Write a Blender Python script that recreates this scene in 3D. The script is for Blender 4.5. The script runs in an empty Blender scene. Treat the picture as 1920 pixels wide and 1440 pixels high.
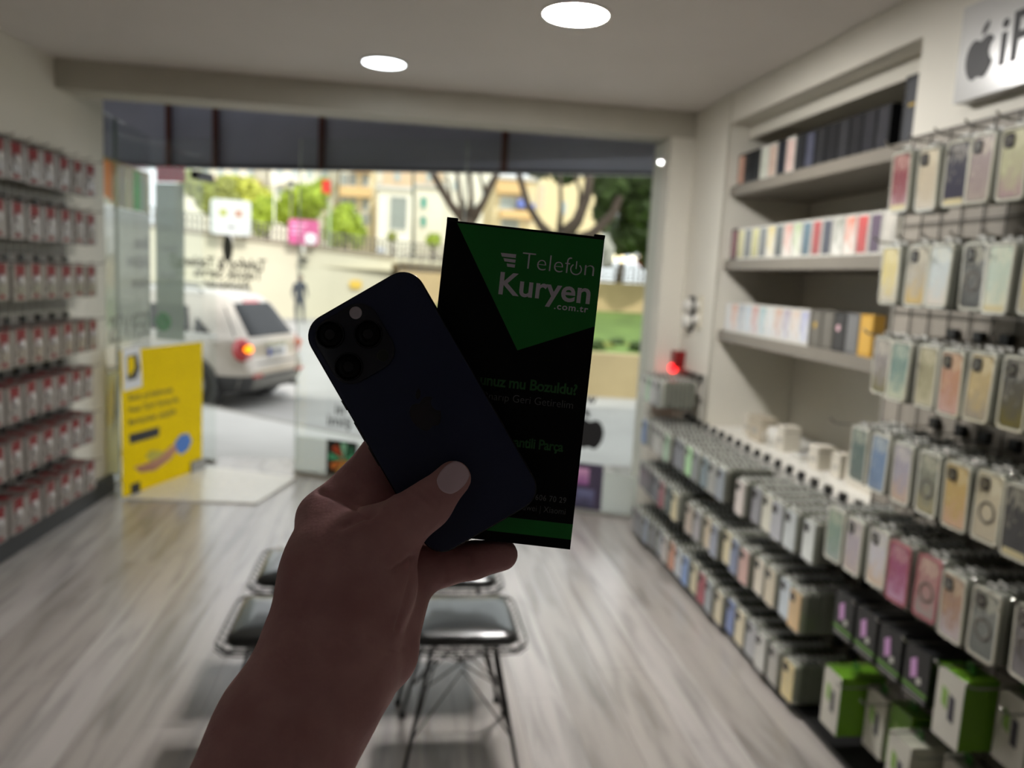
import bpy, math, random
import numpy as np
from mathutils import Matrix, Vector
random.seed(7)
SC = bpy.context.scene
COL = SC.collection
PI = math.pi

# ------------------------------------------------------------------ camera
F = 1500.0
def _n(v):
    v = np.array(v, float); return v/np.linalg.norm(v)
_Y = _n((-201, -212, F)); _D = _n((-600, 11180, F)); _D = _n(_D-_Y*_D.dot(_Y)); _X = np.cross(_D, _Y)
R = np.array([_X, _Y, -_D])
H = 1.6
O = np.array([0, 0, H])
cam = bpy.data.cameras.new('camera'); camo = bpy.data.objects.new('camera', cam); COL.objects.link(camo)
cam.sensor_width = 36; cam.lens = 36*F/1920; cam.clip_start = .02; cam.clip_end = 600
cx, cy, cz = R@np.array([1, 0, 0]), -(R@np.array([0, 1, 0])), -(R@np.array([0, 0, 1]))
CAMM = Matrix(((cx[0], cy[0], cz[0], 0), (cx[1], cy[1], cz[1], 0), (cx[2], cy[2], cz[2], H), (0, 0, 0, 1)))
camo.matrix_world = CAMM
cam.dof.use_dof = True; cam.dof.focus_distance = .444; cam.dof.aperture_fstop = 6.6
SC.camera = camo
# ------------------------------------------------------------------ light
w = bpy.data.worlds.new('world'); SC.world = w; w.use_nodes = True
SKY = .92
w.node_tree.nodes['Background'].inputs[0].default_value = (.93, .97, 1.0, 1)
w.node_tree.nodes['Background'].inputs[1].default_value = SKY
sun = bpy.data.lights.new('sun', 'SUN'); suno = bpy.data.objects.new('sun', sun); COL.objects.link(suno)
sun.energy = 1.7; sun.angle = .03; sun.color = (1, .97, .92)
suno.rotation_euler = Vector((.35, -.62, .70)).to_track_quat('Z', 'Y').to_euler()
LAMP1, LAMP2, LAMP3 = 205.0, 8.0, 30.0
SC.view_settings.view_transform = 'Standard'; SC.view_settings.look = 'None'
SC.view_settings.gamma = 1; SC.view_settings.use_curve_mapping = False
SC.view_settings.exposure = 0.9
SC.cycles.max_bounces = 8; SC.cycles.transparent_max_bounces = 16
SC.cycles.caustics_reflective = False; SC.cycles.caustics_refractive = False
SC.cycles.use_denoising = True
SC.cycles.sample_clamp_indirect = 6

# ------------------------------------------------------------------ pixels of the photograph to points
def ray(px, py): return R@np.array([px-960, py-720, F])
def onz(px, py, z=0.): r = ray(px, py); return r*((z-H)/r[2])+O
def onx(px, py, x): r = ray(px, py); return r*(x/r[0])+O
def ony(px, py, y): r = ray(px, py); return r*(y/r[1])+O
def onp(px, py, p0, n): r = ray(px, py); return r*(np.dot(np.array(p0)-O, n)/np.dot(r, n))+O
def cp(px, py, d): return ray(px, py)/F*d+O

# ------------------------------------------------------------------ materials
def srgb(c):
    return tuple(((x/255)/12.92 if x/255 <= .04045 else ((x/255+.055)/1.055)**2.4) for x in c)
MC = {}
def mat(name, rgb, rough=.5, metal=0., var=.06, scale=8., bump=0., coat=0., emit=0., spec=.5, stretch=None):
    if name in MC: return MC[name]
    m = bpy.data.materials.new(name); m.use_nodes = True; nt = m.node_tree; b = nt.nodes['Principled BSDF']
    c = srgb(rgb)
    b.inputs['Roughness'].default_value = rough; b.inputs['Metallic'].default_value = metal
    b.inputs['Specular IOR Level'].default_value = spec; b.inputs['Coat Weight'].default_value = coat
    tc = nt.nodes.new('ShaderNodeTexCoord'); no = nt.nodes.new('ShaderNodeTexNoise'); no.inputs['Scale'].default_value = scale
    no.inputs['Detail'].default_value = 3
    if stretch:
        mp = nt.nodes.new('ShaderNodeMapping'); mp.inputs['Scale'].default_value = stretch
        nt.links.new(tc.outputs['Object'], mp.inputs[0]); nt.links.new(mp.outputs[0], no.inputs['Vector'])
    else:
        nt.links.new(tc.outputs['Object'], no.inputs['Vector'])
    rp = nt.nodes.new('ShaderNodeValToRGB')
    rp.color_ramp.elements[0].color = tuple(x*(1-var) for x in c)+(1,)
    rp.color_ramp.elements[1].color = tuple(min(1, x*(1+var)) for x in c)+(1,)
    rp.color_ramp.elements[0].position = .3; rp.color_ramp.elements[1].position = .7
    nt.links.new(no.outputs['Fac'], rp.inputs[0]); nt.links.new(rp.outputs[0], b.inputs['Base Color'])
    if bump:
        bp = nt.nodes.new('ShaderNodeBump'); bp.inputs['Strength'].default_value = bump; bp.inputs['Distance'].default_value = .01
        nt.links.new(no.outputs['Fac'], bp.inputs['Height']); nt.links.new(bp.outputs[0], b.inputs['Normal'])
    if emit:
        b.inputs['Emission Color'].default_value = c+(1,); b.inputs['Emission Strength'].default_value = emit
    MC[name] = m
    return m
def emis(name, rgb, s):
    if name in MC: return MC[name]
    m = bpy.data.materials.new(name); m.use_nodes = True; nt = m.node_tree; nt.nodes.remove(nt.nodes['Principled BSDF'])
    e = nt.nodes.new('ShaderNodeEmission'); e.inputs[0].default_value = srgb(rgb)+(1,); e.inputs[1].default_value = s
    nt.links.new(e.outputs[0], nt.nodes['Material Output'].inputs[0]); MC[name] = m; return m
def glass(name, tint=(1, 1, 1), film=0., filmcol=(230, 232, 228), refl=1.):
    if name in MC: return MC[name]
    m = bpy.data.materials.new(name); m.use_nodes = True; nt = m.node_tree; nt.nodes.remove(nt.nodes['Principled BSDF'])
    tr = nt.nodes.new('ShaderNodeBsdfTransparent'); tr.inputs[0].default_value = tint+(1,)
    gl = nt.nodes.new('ShaderNodeBsdfGlossy'); gl.inputs['Roughness'].default_value = .02
    fr = nt.nodes.new('ShaderNodeLayerWeight'); pw = nt.nodes.new('ShaderNodeMath'); pw.operation = 'POWER'; pw.inputs[1].default_value = 5; nt.links.new(fr.outputs['Facing'], pw.inputs[0])
    mu = nt.nodes.new('ShaderNodeMath'); mu.operation = 'MULTIPLY_ADD'; mu.inputs[1].default_value = .85*refl; mu.inputs[2].default_value = .035*refl; nt.links.new(pw.outputs[0], mu.inputs[0])
    mx = nt.nodes.new('ShaderNodeMixShader'); nt.links.new(mu.outputs[0], mx.inputs[0])
    src = tr.outputs[0]
    if film:
        df = nt.nodes.new('ShaderNodeBsdfDiffuse'); df.inputs[0].default_value = srgb(filmcol)+(1,)
        tl = nt.nodes.new('ShaderNodeBsdfTranslucent'); tl.inputs[0].default_value = srgb(filmcol)+(1,)
        m1 = nt.nodes.new('ShaderNodeMixShader'); nt.links.new(df.outputs[0], m1.inputs[1]); nt.links.new(tl.outputs[0], m1.inputs[2])
        m2 = nt.nodes.new('ShaderNodeMixShader'); m2.inputs[0].default_value = film
        nt.links.new(tr.outputs[0], m2.inputs[1]); nt.links.new(m1.outputs[0], m2.inputs[2]); src = m2.outputs[0]
    nt.links.new(src, mx.inputs[1]); nt.links.new(gl.outputs[0], mx.inputs[2])
    nt.links.new(mx.outputs[0], nt.nodes['Material Output'].inputs[0]); MC[name] = m; return m
def blend(name, ca, cb, rough=.3, axis='Z', noise=.5, scale=14., coat=.4, trans=0., gleam=False):
    """two printed colours flowing into each other; gleam paints in a pale highlight"""
    if name in MC: return MC[name]
    m = mat(name, ca, rough, coat=coat, var=0); nt = m.node_tree; b = nt.nodes['Principled BSDF']
    rp = [n for n in nt.nodes if n.type == 'VALTORGB'][0]; no = [n for n in nt.nodes if n.type == 'TEX_NOISE'][0]
    tc = [n for n in nt.nodes if n.type == 'TEX_COORD'][0]; nt.links.new(tc.outputs['Generated'], no.inputs['Vector'])
    no.inputs['Scale'].default_value = scale/4
    sx = nt.nodes.new('ShaderNodeSeparateXYZ'); nt.links.new(tc.outputs['Generated'], sx.inputs[0])
    mm = nt.nodes.new('ShaderNodeMix'); mm.data_type = 'FLOAT'; mm.inputs[0].default_value = noise
    nt.links.new(sx.outputs[axis], mm.inputs[2]); nt.links.new(no.outputs['Fac'], mm.inputs[3])
    nt.links.new(mm.outputs[0], rp.inputs[0])
    rp.color_ramp.elements[0].color = srgb(cb)+(1,); rp.color_ramp.elements[1].color = srgb(ca)+(1,)
    if gleam:  # glossy highlight imitated by a pale cream stop in the colour ramp
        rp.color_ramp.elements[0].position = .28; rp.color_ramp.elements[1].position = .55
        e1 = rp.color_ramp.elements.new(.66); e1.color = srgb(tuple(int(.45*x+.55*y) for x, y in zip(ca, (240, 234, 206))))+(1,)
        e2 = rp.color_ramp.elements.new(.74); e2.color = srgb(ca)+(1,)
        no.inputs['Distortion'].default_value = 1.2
    b.inputs['Transmission Weight'].default_value = trans
    return m

# ------------------------------------------------------------------ mesh helpers
class MB:
    def __init__(s): s.v = []; s.f = []; s.m = []; s.mi = 0
    def add(s, vs, fs):
        k = len(s.v); s.v += [tuple(map(float, p)) for p in vs]
        for f in fs: s.f.append(tuple(i+k for i in f)); s.m.append(s.mi)
        return s
    def box(s, x0, x1, y0, y1, z0, z1, M=None):
        x0, x1 = min(x0, x1), max(x0, x1); y0, y1 = min(y0, y1), max(y0, y1); z0, z1 = min(z0, z1), max(z0, z1)
        vs = [(x, y, z) for z in (z0, z1) for y in (y0, y1) for x in (x0, x1)]
        if M is not None: vs = [tuple(M@Vector(p)) for p in vs]
        return s.add(vs, [(0, 2, 3, 1), (4, 5, 7, 6), (0, 1, 5, 4), (2, 6, 7, 3), (0, 4, 6, 2), (1, 3, 7, 5)])
    def tube(s, pts, r, n=8, cap=True):
        pts = [Vector(p) for p in pts]; rs = r if isinstance(r, (list, tuple)) else [r]*len(pts)
        k = len(s.v); vs = []; u = None
        for i, p in enumerate(pts):
            t = (pts[min(i+1, len(pts)-1)]-pts[max(i-1, 0)]).normalized()
            if u is None: u = t.orthogonal().normalized()
            u = (u-t*u.dot(t)).normalized(); w_ = t.cross(u)
            for j in range(n):
                a = 2*PI*j/n; vs.append(p+(u*math.cos(a)+w_*math.sin(a))*rs[i])
        fs = []
        for i in range(len(pts)-1):
            for j in range(n): fs.append((i*n+j, i*n+(j+1) % n, (i+1)*n+(j+1) % n, (i+1)*n+j))
        if cap: fs += [tuple(range(n))[::-1], tuple(range((len(pts)-1)*n, len(pts)*n))]
        return s.add(vs, fs)
    def prism(s, poly, d0, d1, fn=None):
        """poly of (a,b); fn(a,b,d)->xyz"""
        fn = fn or (lambda a, b, d: (a, b, d)); n = len(poly)
        vs = [fn(a, b, d0) for a, b in poly]+[fn(a, b, d1) for a, b in poly]
        return s.add(vs, [tuple(range(n))[::-1], tuple(range(n, 2*n))]+[(i, (i+1) % n, n+(i+1) % n, n+i) for i in range(n)])
    def lathe(s, prof, c=(0, 0, 0), n=24, M=None):
        """prof of (r,z)"""
        vs = []
        for r_, z in prof:
            for j in range(n):
                p = Vector((c[0]+r_*math.cos(2*PI*j/n), c[1]+r_*math.sin(2*PI*j/n), c[2]+z)); vs.append(M@p if M else p)
        fs = []
        for i in range(len(prof)-1):
            for j in range(n): fs.append((i*n+j, i*n+(j+1) % n, (i+1)*n+(j+1) % n, (i+1)*n+j))
        fs += [tuple(range(n))[::-1], tuple(range((len(prof)-1)*n, len(prof)*n))]
        return s.add(vs, fs)
    def ball(s, c, r, n=12, m=8, sc=(1, 1, 1)):
        prof = [(max(.02, math.sin(PI*i/m)), -math.cos(PI*i/m)) for i in range(m+1)]
        M = Matrix.Translation(Vector(c))@Matrix.Diagonal((r*sc[0], r*sc[1], r*sc[2], 1))
        return s.lathe(prof, (0, 0, 0), n, M)
    def build(s, name, m, parent=None, smooth=False):
        me = bpy.data.meshes.new(name); me.from_pydata(s.v, [], s.f)
        for x in (m if isinstance(m, (list, tuple)) else [m]): me.materials.append(x)
        if isinstance(m, (list, tuple)): me.polygons.foreach_set('material_index', s.m)
        if smooth: me.shade_smooth()
        me.update()
        o = bpy.data.objects.new(name, me); COL.objects.link(o)
        if parent: o.parent = parent
        return o
def rrect(w_, h, r, n=5, cx_=0, cy_=0):
    out = []
    for qx, qy, a0 in ((1, 1, 0), (-1, 1, 90), (-1, -1, 180), (1, -1, 270)):
        for i in range(n+1):
            a = math.radians(a0+90*i/n); out.append((cx_+qx*(w_/2-r)+r*math.cos(a), cy_+qy*(h/2-r)+r*math.sin(a)))
    return out
def tag(o, label=None, cat=None, group=None, kind=None):
    if label: o['label'] = label
    if cat: o['category'] = cat
    if group: o['group'] = group
    if kind: o['kind'] = kind
    return o
def empty(name, loc=(0, 0, 0), rz=0.):
    o = bpy.data.objects.new(name, None); COL.objects.link(o); o.location = loc; o.rotation_euler = (0, 0, rz); o.empty_display_size = .05
    return o
def ncopy(o, parent=None):
    c = o.copy(); COL.objects.link(c)
    if parent is not None: c.parent = parent
    for ch in KIDS.get(o.name, []):
        k = ncopy(ch, c); k.parent = c
    return c
KIDS = {}
def reg(root):
    """remember the tree under a prototype"""
    ch = [o for o in COL.objects if o.parent == root]
    KIDS[root.name] = ch
    for c in ch: reg(c)
    return root
def text(body, size, m, M, parent, name='lettering', offset=0., align='LEFT', ext=.0002, space=1.):
    cu = bpy.data.curves.new(name, 'FONT'); cu.body = body; cu.size = size; cu.extrude = ext; cu.offset = offset; cu.align_x = align
    cu.space_character = space; cu.resolution_u = 4
    cu.materials.append(m); o = bpy.data.objects.new(name, cu); COL.objects.link(o); o.parent = parent; o.matrix_local = M
    return o
APPLE = [(0, .30), (.10, .36), (.20, .40), (.30, .39), (.40, .33), (.46, .26), (.38, .20), (.32, .10), (.31, 0), (.34, -.11), (.40, -.19), (.48, -.24),
         (.43, -.36), (.36, -.47), (.28, -.56), (.19, -.60), (.10, -.57), (.02, -.54), (-.06, -.55), (-.14, -.59), (-.23, -.58), (-.32, -.50), (-.40, -.38),
         (-.46, -.22), (-.48, -.05), (-.46, .10), (-.41, .23), (-.32, .33), (-.22, .38), (-.12, .36)]
LEAF = [(.01, .44), (.10, .46), (.18, .53), (.23, .63), (.23, .74), (.13, .70), (.05, .62), (.01, .53)]
def frame(o, u, v):
    """matrix with x=u, y=v, z=u x v at point o"""
    u = Vector(u).normalized(); v = Vector(v).normalized(); n = u.cross(v)
    return Matrix(((u.x, v.x, n.x, o[0]), (u.y, v.y, n.y, o[1]), (u.z, v.z, n.z, o[2]), (0, 0, 0, 1)))
def apple(size, m, M, parent, th=.0004, mirror=False):
    b = MB(); q = -1 if mirror else 1
    for poly in (APPLE, LEAF):
        b.prism([(a*size*q, c*size) for a, c in poly], 0, th, lambda a, c, d: tuple(M@Vector((a, c, d))))
    return b.build('emblem', m, parent)
ORD = ['first', 'second', 'third', 'fourth', 'fifth', 'sixth', 'seventh', 'eighth', 'ninth', 'tenth', 'eleventh', 'twelfth', 'thirteenth', 'fourteenth', 'fifteenth', 'sixteenth', 'seventeenth', 'eighteenth', 'nineteenth', 'twentieth']
ROWW = ['top row', 'second row', 'third row', 'fourth row', 'fifth row', 'sixth row', 'lowest row']

# ------------------------------------------------------------------ smooth bodies (round cones melted together, then skinned)
def sdf_mesh(prims, res, carve=()):
    """prims: (a, b, ra, rb, k) in metres"""
    P = np.array([p[0] for p in prims]+[p[1] for p in prims]); rr = max(max(p[2], p[3]) for p in prims)
    lo = P.min(0)-rr-.01-2*res; hi = P.max(0)+rr+.01+2*res
    n = np.ceil((hi-lo)/res).astype(int)
    ax = [lo[i]+res*np.arange(n[i]) for i in range(3)]
    G = np.stack(np.meshgrid(*ax, indexing='ij'), -1).astype(np.float32)
    D = None
    for a, b, ra, rb, k in prims:
        a = np.array(a, np.float32); b = np.array(b, np.float32); ab = b-a
        t = np.clip(((G-a)@ab)/max(1e-9, float(ab@ab)), 0, 1)
        d = np.linalg.norm(G-a-t[..., None]*ab, axis=-1)-(ra+(rb-ra)*t)
        if D is None: D = d
        else:
            h = np.clip(k-np.abs(D-d), 0, None)/k
            D = np.minimum(D, d)-h*h*k*.25
    nx, ny, nz = D.shape; S = D < 0
    # surface nets
    cnt = np.zeros((nx-1, ny-1, nz-1), np.float32); acc = np.zeros((nx-1, ny-1, nz-1, 3), np.float32)
    def sl(d, i): return slice(i, d-1+i)
    for axis in range(3):
        for i in (0, 1):
            for j in (0, 1):
                o0 = [0, 0, 0]; oth = [q for q in range(3) if q != axis]; o0[oth[0]] = i; o0[oth[1]] = j; o1 = list(o0); o1[axis] = 1
                A = D[sl(nx, o0[0]), sl(ny, o0[1]), sl(nz, o0[2])]; B = D[sl(nx, o1[0]), sl(ny, o1[1]), sl(nz, o1[2])]
                c = (A < 0) != (B < 0); t = np.where(c, A/np.where(c, A-B, 1), 0)
                cnt += c
                for q in range(3):
                    acc[..., q] += np.where(c, (o0[q] if q != axis else 0)+(t if q == axis else 0), 0)
    m = cnt > 0; idx = -np.ones(m.shape, int); idx[m] = np.arange(m.sum())
    base = np.argwhere(m); V = (base+acc[m]/cnt[m][:, None])*res+lo
    faces = []
    for axis in range(3):
        a1, a2 = [(1, 2), (2, 0), (0, 1)][axis]
        s0 = [slice(1, -1)]*3; s0[axis] = slice(0, -1); s1 = list(s0); s1[axis] = slice(1, None)
        A = S[tuple(s0)]; B = S[tuple(s1)]; ch = np.argwhere(A != B)
        if not len(ch): continue
        flip = A[tuple(ch.T)]
        off = np.ones(3, int); off[axis] = 0; e = ch+off
        def cell(d1, d2):
            q = e.copy(); q[:, a1] -= d1; q[:, a2] -= d2; q = np.minimum(q, np.array(m.shape)-1); return idx[tuple(q.T)]
        q = np.stack([cell(1, 1), cell(0, 1), cell(0, 0), cell(1, 0)], 1)
        q[~flip] = q[~flip][:, ::-1]
        faces.append(q[(q >= 0).all(1)])
    Fc = np.concatenate(faces)
    # smooth
    e = np.concatenate([Fc[:, [0, 1]], Fc[:, [1, 2]], Fc[:, [2, 3]], Fc[:, [3, 0]]])
    for it in range(4):
        s = np.zeros_like(V); c = np.zeros(len(V))
        for q in range(3): s[:, q] = np.bincount(e[:, 0], V[e[:, 1], q], len(V))+np.bincount(e[:, 1], V[e[:, 0], q], len(V))
        c = np.bincount(e[:, 0], minlength=len(V))+np.bincount(e[:, 1], minlength=len(V))
        V = V*.45+.55*s/c[:, None]
    return V, Fc
def mesh_np(name, V, Fc, m, parent=None, smooth=True):
    me = bpy.data.meshes.new(name); me.from_pydata(V.tolist(), [], Fc.tolist()); me.materials.append(m)
    if smooth: me.shade_smooth()
    me.update(); o = bpy.data.objects.new(name, me); COL.objects.link(o)
    if parent: o.parent = parent
    return o

# ================================================================== SETTING
M_wall = mat('painted_wall', (216, 212, 200), .6, var=.02, scale=3)
M_ceil = mat('ceiling_paint', (218, 213, 208), .7, var=.02, scale=2)
M_beam = mat('beam_backlit_tone', (180, 176, 163), .55, var=.02)  # darker than the walls; backlit shade put into the base colour
M_black = mat('black_skirting', (28, 28, 28), .45)
M_dark = mat('dark_shop_end', (140, 136, 134), .7)
M_wire = mat('grid_wire', (196, 192, 184), .3, metal=.3)
M_wireb = mat('dark_grid_wire', (44, 43, 40), .5)
M_chrome = mat('hook_wire', (150, 148, 142), .3, metal=.85)
M_plastic = mat('black_plastic', (22, 22, 23), .35)
CE = 2.68
def struct(o): o['kind'] = 'structure'; return o
# ground under the planks, planks as pieces
def floor_mat(i, rgb):
    m = bpy.data.materials.new('laminate_plank'); m.use_nodes = True; nt = m.node_tree; b = nt.nodes['Principled BSDF']
    tc = nt.nodes.new('ShaderNodeTexCoord'); mp = nt.nodes.new('ShaderNodeMapping'); mp.inputs['Scale'].default_value = (9, .9, 1); mp.inputs['Location'].default_value = (i*3.1, i*1.7, 0)
    no = nt.nodes.new('ShaderNodeTexNoise'); no.inputs['Scale'].default_value = 1.6; no.inputs['Detail'].default_value = 6; no.inputs['Distortion'].default_value = .6
    ge = nt.nodes.new('ShaderNodeNewGeometry'); nt.links.new(ge.outputs['Position'], mp.inputs[0]); nt.links.new(mp.outputs[0], no.inputs['Vector'])
    rp = nt.nodes.new('ShaderNodeValToRGB'); c = srgb(rgb)
    rp.color_ramp.elements[0].position = .32; rp.color_ramp.elements[0].color = tuple(x*.66 for x in c)+(1,)
    rp.color_ramp.elements[1].position = .52; rp.color_ramp.elements[1].color = c+(1,)
    el = rp.color_ramp.elements.new(.75); el.color = tuple(min(1, x*1.1) for x in c)+(1,)
    nt.links.new(no.outputs['Fac'], rp.inputs[0]); nt.links.new(rp.outputs[0], b.inputs['Base Color'])
    b.inputs['Roughness'].default_value = .22; b.inputs['Specular IOR Level'].default_value = .6
    return m
FM = [floor_mat(i, c) for i, c in enumerate([(180, 174, 169), (174, 167, 162), (185, 179, 175), (168, 161, 156)])]
floor = struct(MB().box(-2.4, 2.4, -1.8, 6.72, -.06, -.004).build('floor', FM[0]))
pm = {}
for i in range(22):
    x0 = -2.18+i*.19; st = (i*.53) % 1.28
    y = 1.3-st
    while y < 5.15:
        y1 = min(y+1.28, 6.62)
        fx = 5.13+(1.63-x0)*.455-.05           # stop at the glazing line
        y1 = min(y1, fx)
        if y1-y < .12: break
        L = round(y1-y, 3); key = (L, (i*7+int(y*3)) % 4)
        if key not in pm:
            o = MB().box(.0008, .1892, .0008, L-.0008, -.008, 0).build('plank', FM[key[1]], floor); pm[key] = o.data
        else:
            o = bpy.data.objects.new('plank', pm[key]); COL.objects.link(o); o.parent = floor
        o.location = (x0, y, 0); y += 1.28
        if y >= fx: break
struct(MB().box(-2.4, 2.4, -1.8, 5.0, CE, CE+.08).build('ceiling', M_ceil))
# left wall, slightly askew
LA = math.atan(.066); LU = Vector((math.sin(LA), math.cos(LA), 0)); LN = Vector((math.cos(LA), -math.sin(LA), 0)); LP = Vector((-2.04, 4.25, 0))
def lw(s, n, z): p = LP+LU*s+LN*n; return (p.x, p.y, z)      # s along the wall from y=4.25, n out into the room
def lbox(b, s0, s1, n0, n1, z0, z1):
    return b.add([lw(s, n, z) for z in (z0, z1) for n in (n0, n1) for s in (s0, s1)], [(0, 2, 3, 1), (4, 5, 7, 6), (0, 1, 5, 4), (2, 6, 7, 3), (0, 4, 6, 2), (1, 3, 7, 5)])
struct(lbox(MB(), -6, 1.37, -.25, 0, 0, CE).build('wall_left', M_wall))
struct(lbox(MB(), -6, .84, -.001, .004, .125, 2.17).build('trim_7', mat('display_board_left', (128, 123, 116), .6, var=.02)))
struct(lbox(MB(), -6, 1.395, .001, .035, 0, .125).build('baseboard_left', M_black))
# front beam and right jamb, the column
struct(MB().box(-2.3, 2.3, 5.0, 5.26, 2.52, CE+.08).build('wall_front', M_beam))
struct(MB().box(1.63, 2.3, 5.0, 5.35, 0, 2.52).build('trim_1', M_wall))
XW = 1.78
rw = MB()
rw.box(XW, 2.42, 4.45, 5.0, 0, CE)                # far column
rw.box(XW, 2.42, -1.8, 2.745, 0, CE)              # near panel
rw.box(2.30, 2.42, 2.745, 4.45, 0, CE)            # back of the niche
rw.box(XW, 2.30, 2.745, 4.45, 2.515, CE)          # header
rw.box(1.90, 1.93, 2.745, 4.45, 2.44, 2.515)      # cove board
rw.box(XW, 2.30, 2.745, 4.45, 0, .70)             # below the counter
struct(rw.build('wall_right', M_wall))
struct(MB().box(XW-.004, XW, .6, 2.735, .03, 2.17).box(XW-.004, XW, 2.76, 4.92, .03, .735).build('added_shade_sheets', mat('wall_shade_board', (158, 151, 140), .6, var=.02)))  # added grey sheets; their colour stands in for weaker light on the wall
struct(MB().box(XW-.012, 2.30, 2.746, 4.449, .74, .79).build('trim_2', mat('counter_white', (214, 212, 204), .35)))
struct(MB().box(1.545, XW, -1.0, 4.98, 0, .022).build('baseboard_right', M_black))
struct(MB().box(-2.4, 2.4, -1.9, -1.8, 0, CE).build('wall_back', M_dark))
struct(MB().box(XW-.004, XW, 4.44, 4.452, .79, CE).build('trim_3', mat('edge_strip', (190, 186, 172), .4)))

# ceiling lights
for i, (x, y, r_, s, lb) in enumerate(((.656, 3.387, .127, LAMP1, 'bright round ceiling downlight nearer to the camera'), (-.146, 4.45, .108, LAMP2, 'dimmer round ceiling downlight next to the front beam'), (.70, 1.70, .127, LAMP3, 'round ceiling downlight just above the frame, seen as a glow on the sign'))):
    e = tag(empty('downlight', (x, y, CE)), lb, 'ceiling light', 'round downlights in the ceiling')
    MB().lathe([(r_+.014, 0), (r_+.014, -.006), (r_+.002, -.010), (r_, -.006), (r_, 0)], n=40).build('ring', mat('lamp_ring', (230, 230, 226), .4), e, True)
    MB().lathe([(r_, -.001), (r_, -.007), (r_*.6, -.012), (.002, -.013)], n=40).build('diffuser', emis('diffuser_%d' % i, (255, 252, 248) if i != 1 else (232, 240, 245), s), e, True)

# ================================================================== SHOP FRONT (askew glazing)
FP = Vector((1.63, 5.13, 0)); FU = Vector((-.91, .414, 0)).normalized(); FN = Vector((-.414, -.91, 0)).normalized()   # FN points into the shop
def fp(px, py, off=0.): p = onp(px, py, FP+FN*off, np.array(FN)); return p
def fs(p): return (Vector(p)-FP).dot(FU)
def fbox(b, s0, s1, n0, n1, z0, z1):
    q = lambda s, n, z: tuple(FP+FU*s+FN*n+Vector((0, 0, z)))
    return b.add([q(s, n, z) for z in (z0, z1) for n in (n0, n1) for s in (s0, s1)], [(0, 2, 3, 1), (4, 5, 7, 6), (0, 1, 5, 4), (2, 6, 7, 3), (0, 4, 6, 2), (1, 3, 7, 5)])
M_glass = glass('shop_glass', (.96, .98, .97), refl=1.3)
M_film = glass('frosted_film', (.97, .97, .97), .45, (226, 232, 226))
M_alu = mat('aluminium_frame', (176, 176, 170), .35, metal=.6)
sDR = fs(fp(553, 890)); sDL = fs((-1.5, 6.43, 0)); sEND = 3.98
wn = struct(fbox(MB(), .01, sDR, -.005, .005, .03, 2.52).build('window_1', M_glass))
fbox(MB(), 0, sDR, -.02, .02, 0, .03).build('bottom_rail', M_alu, wn)
fbox(MB(), sDR-.001, sDR+.004, -.006, .006, .03, 2.52).build('edge_strip', mat('edge_green', (190, 200, 190), .3), wn)
fbox(MB(), 1.35, 1.356, -.007, .007, .03, 2.52).build('glass_joint', mat('silicone', (150, 160, 150), .4), wn)
fbox(MB(), .02, sDR-.01, .006, .007, .03, .30).build('frosted_band', M_film, wn)
wn2 = struct(fbox(MB(), sDL, sEND, -.005, .005, .03, 2.52).build('window_2', M_glass))
fbox(MB(), sDL, sEND, -.02, .02, 0, .03).build('bottom_rail', M_alu, wn2)
# side glazing on the left, two panes in the line of the left wall
SX = -1.985
w3 = struct(MB().box(SX-.005, SX+.005, 5.66, 5.93, .03, 2.52).build('window_3', M_glass))
w4 = struct(MB().box(SX-.005, SX+.005, 5.945, 6.70, .03, 2.52).build('window_4', M_glass))
MB().box(SX-.008, SX+.008, 5.93, 5.945, 0, 2.52).build('glass_joint', mat('joint_green', (96, 112, 100), .3), w4)
M_rail2 = MB().box(SX-.02, SX+.02, 5.64, 6.72, 0, .03).build('bottom_rail', M_alu, w4)
# prints on the glazing
M_txt = mat('vinyl_black', (24, 24, 26), .5); M_txtg = mat('vinyl_grey', (96, 96, 90), .5)
FUi = -FU    # reading direction left to right seen from inside
def fM(px, py, off=.009): p = fp(px, py, off); return frame(p, FUi, (0, 0, 1))
def decal_f(name, px0, py0, px1, py1, m, parent, off=.008, th=.0006):
    a = fp(px0, py0, off); b_ = fp(px1, py1, off)
    return fbox(MB(), fs(b_), fs(a), off, off+th, b_[2], a[2]).build(name, m, parent)
g = tag(empty('window_lettering', tuple(fp(640, 790))), 'black lettering on the shop glass left of the phone', 'lettering')
g.matrix_world = Matrix.Identity(4)
text('in', .12, M_txt, fM(628, 776), g, offset=.002); text('imiş', .12, M_txt, fM(613, 797), g, offset=.002)
g = tag(empty('window_lettering'), 'three lines of dark mirrored lettering with an oval mark on the glass', 'lettering')
def mir(M_): return M_@Matrix.Scale(-1, 4, (1, 0, 0))
text('Telefon & Tablet', .115, M_txtg, mir(fM(499, 507)), g, offset=.002, space=.95)
text('Teknik Servis', .115, M_txtg, mir(fM(492, 526)), g, offset=.002); text('Aksesuar', .115, M_txtg, mir(fM(470, 545)), g, offset=.001)
MB().prism([(.045*math.cos(a*PI/10), .105*math.sin(a*PI/10)) for a in range(20)], 0, .0006, lambda a, b_, d: tuple(fM(427, 466)@Vector((a, b_, d)))).build('oval_mark', M_txtg, g)
g = tag(empty('window_lettering'), 'small black letter above the apple emblem on the glass', 'lettering')
text('w', .10, M_txt, fM(1098, 756), g, offset=.002)
g = tag(empty('window_emblem'), 'black apple shaped emblem on the glass beside the box', 'emblem')
apple(.21, M_txt, fM(1105, 808), g, mirror=True)
g = tag(decal_f('window_poster', 1075, 866, 1126, 962, mat('poster_violet', (70, 62, 84), .4), None), 'dark violet phone picture low on the right of the glass', 'poster')
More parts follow.
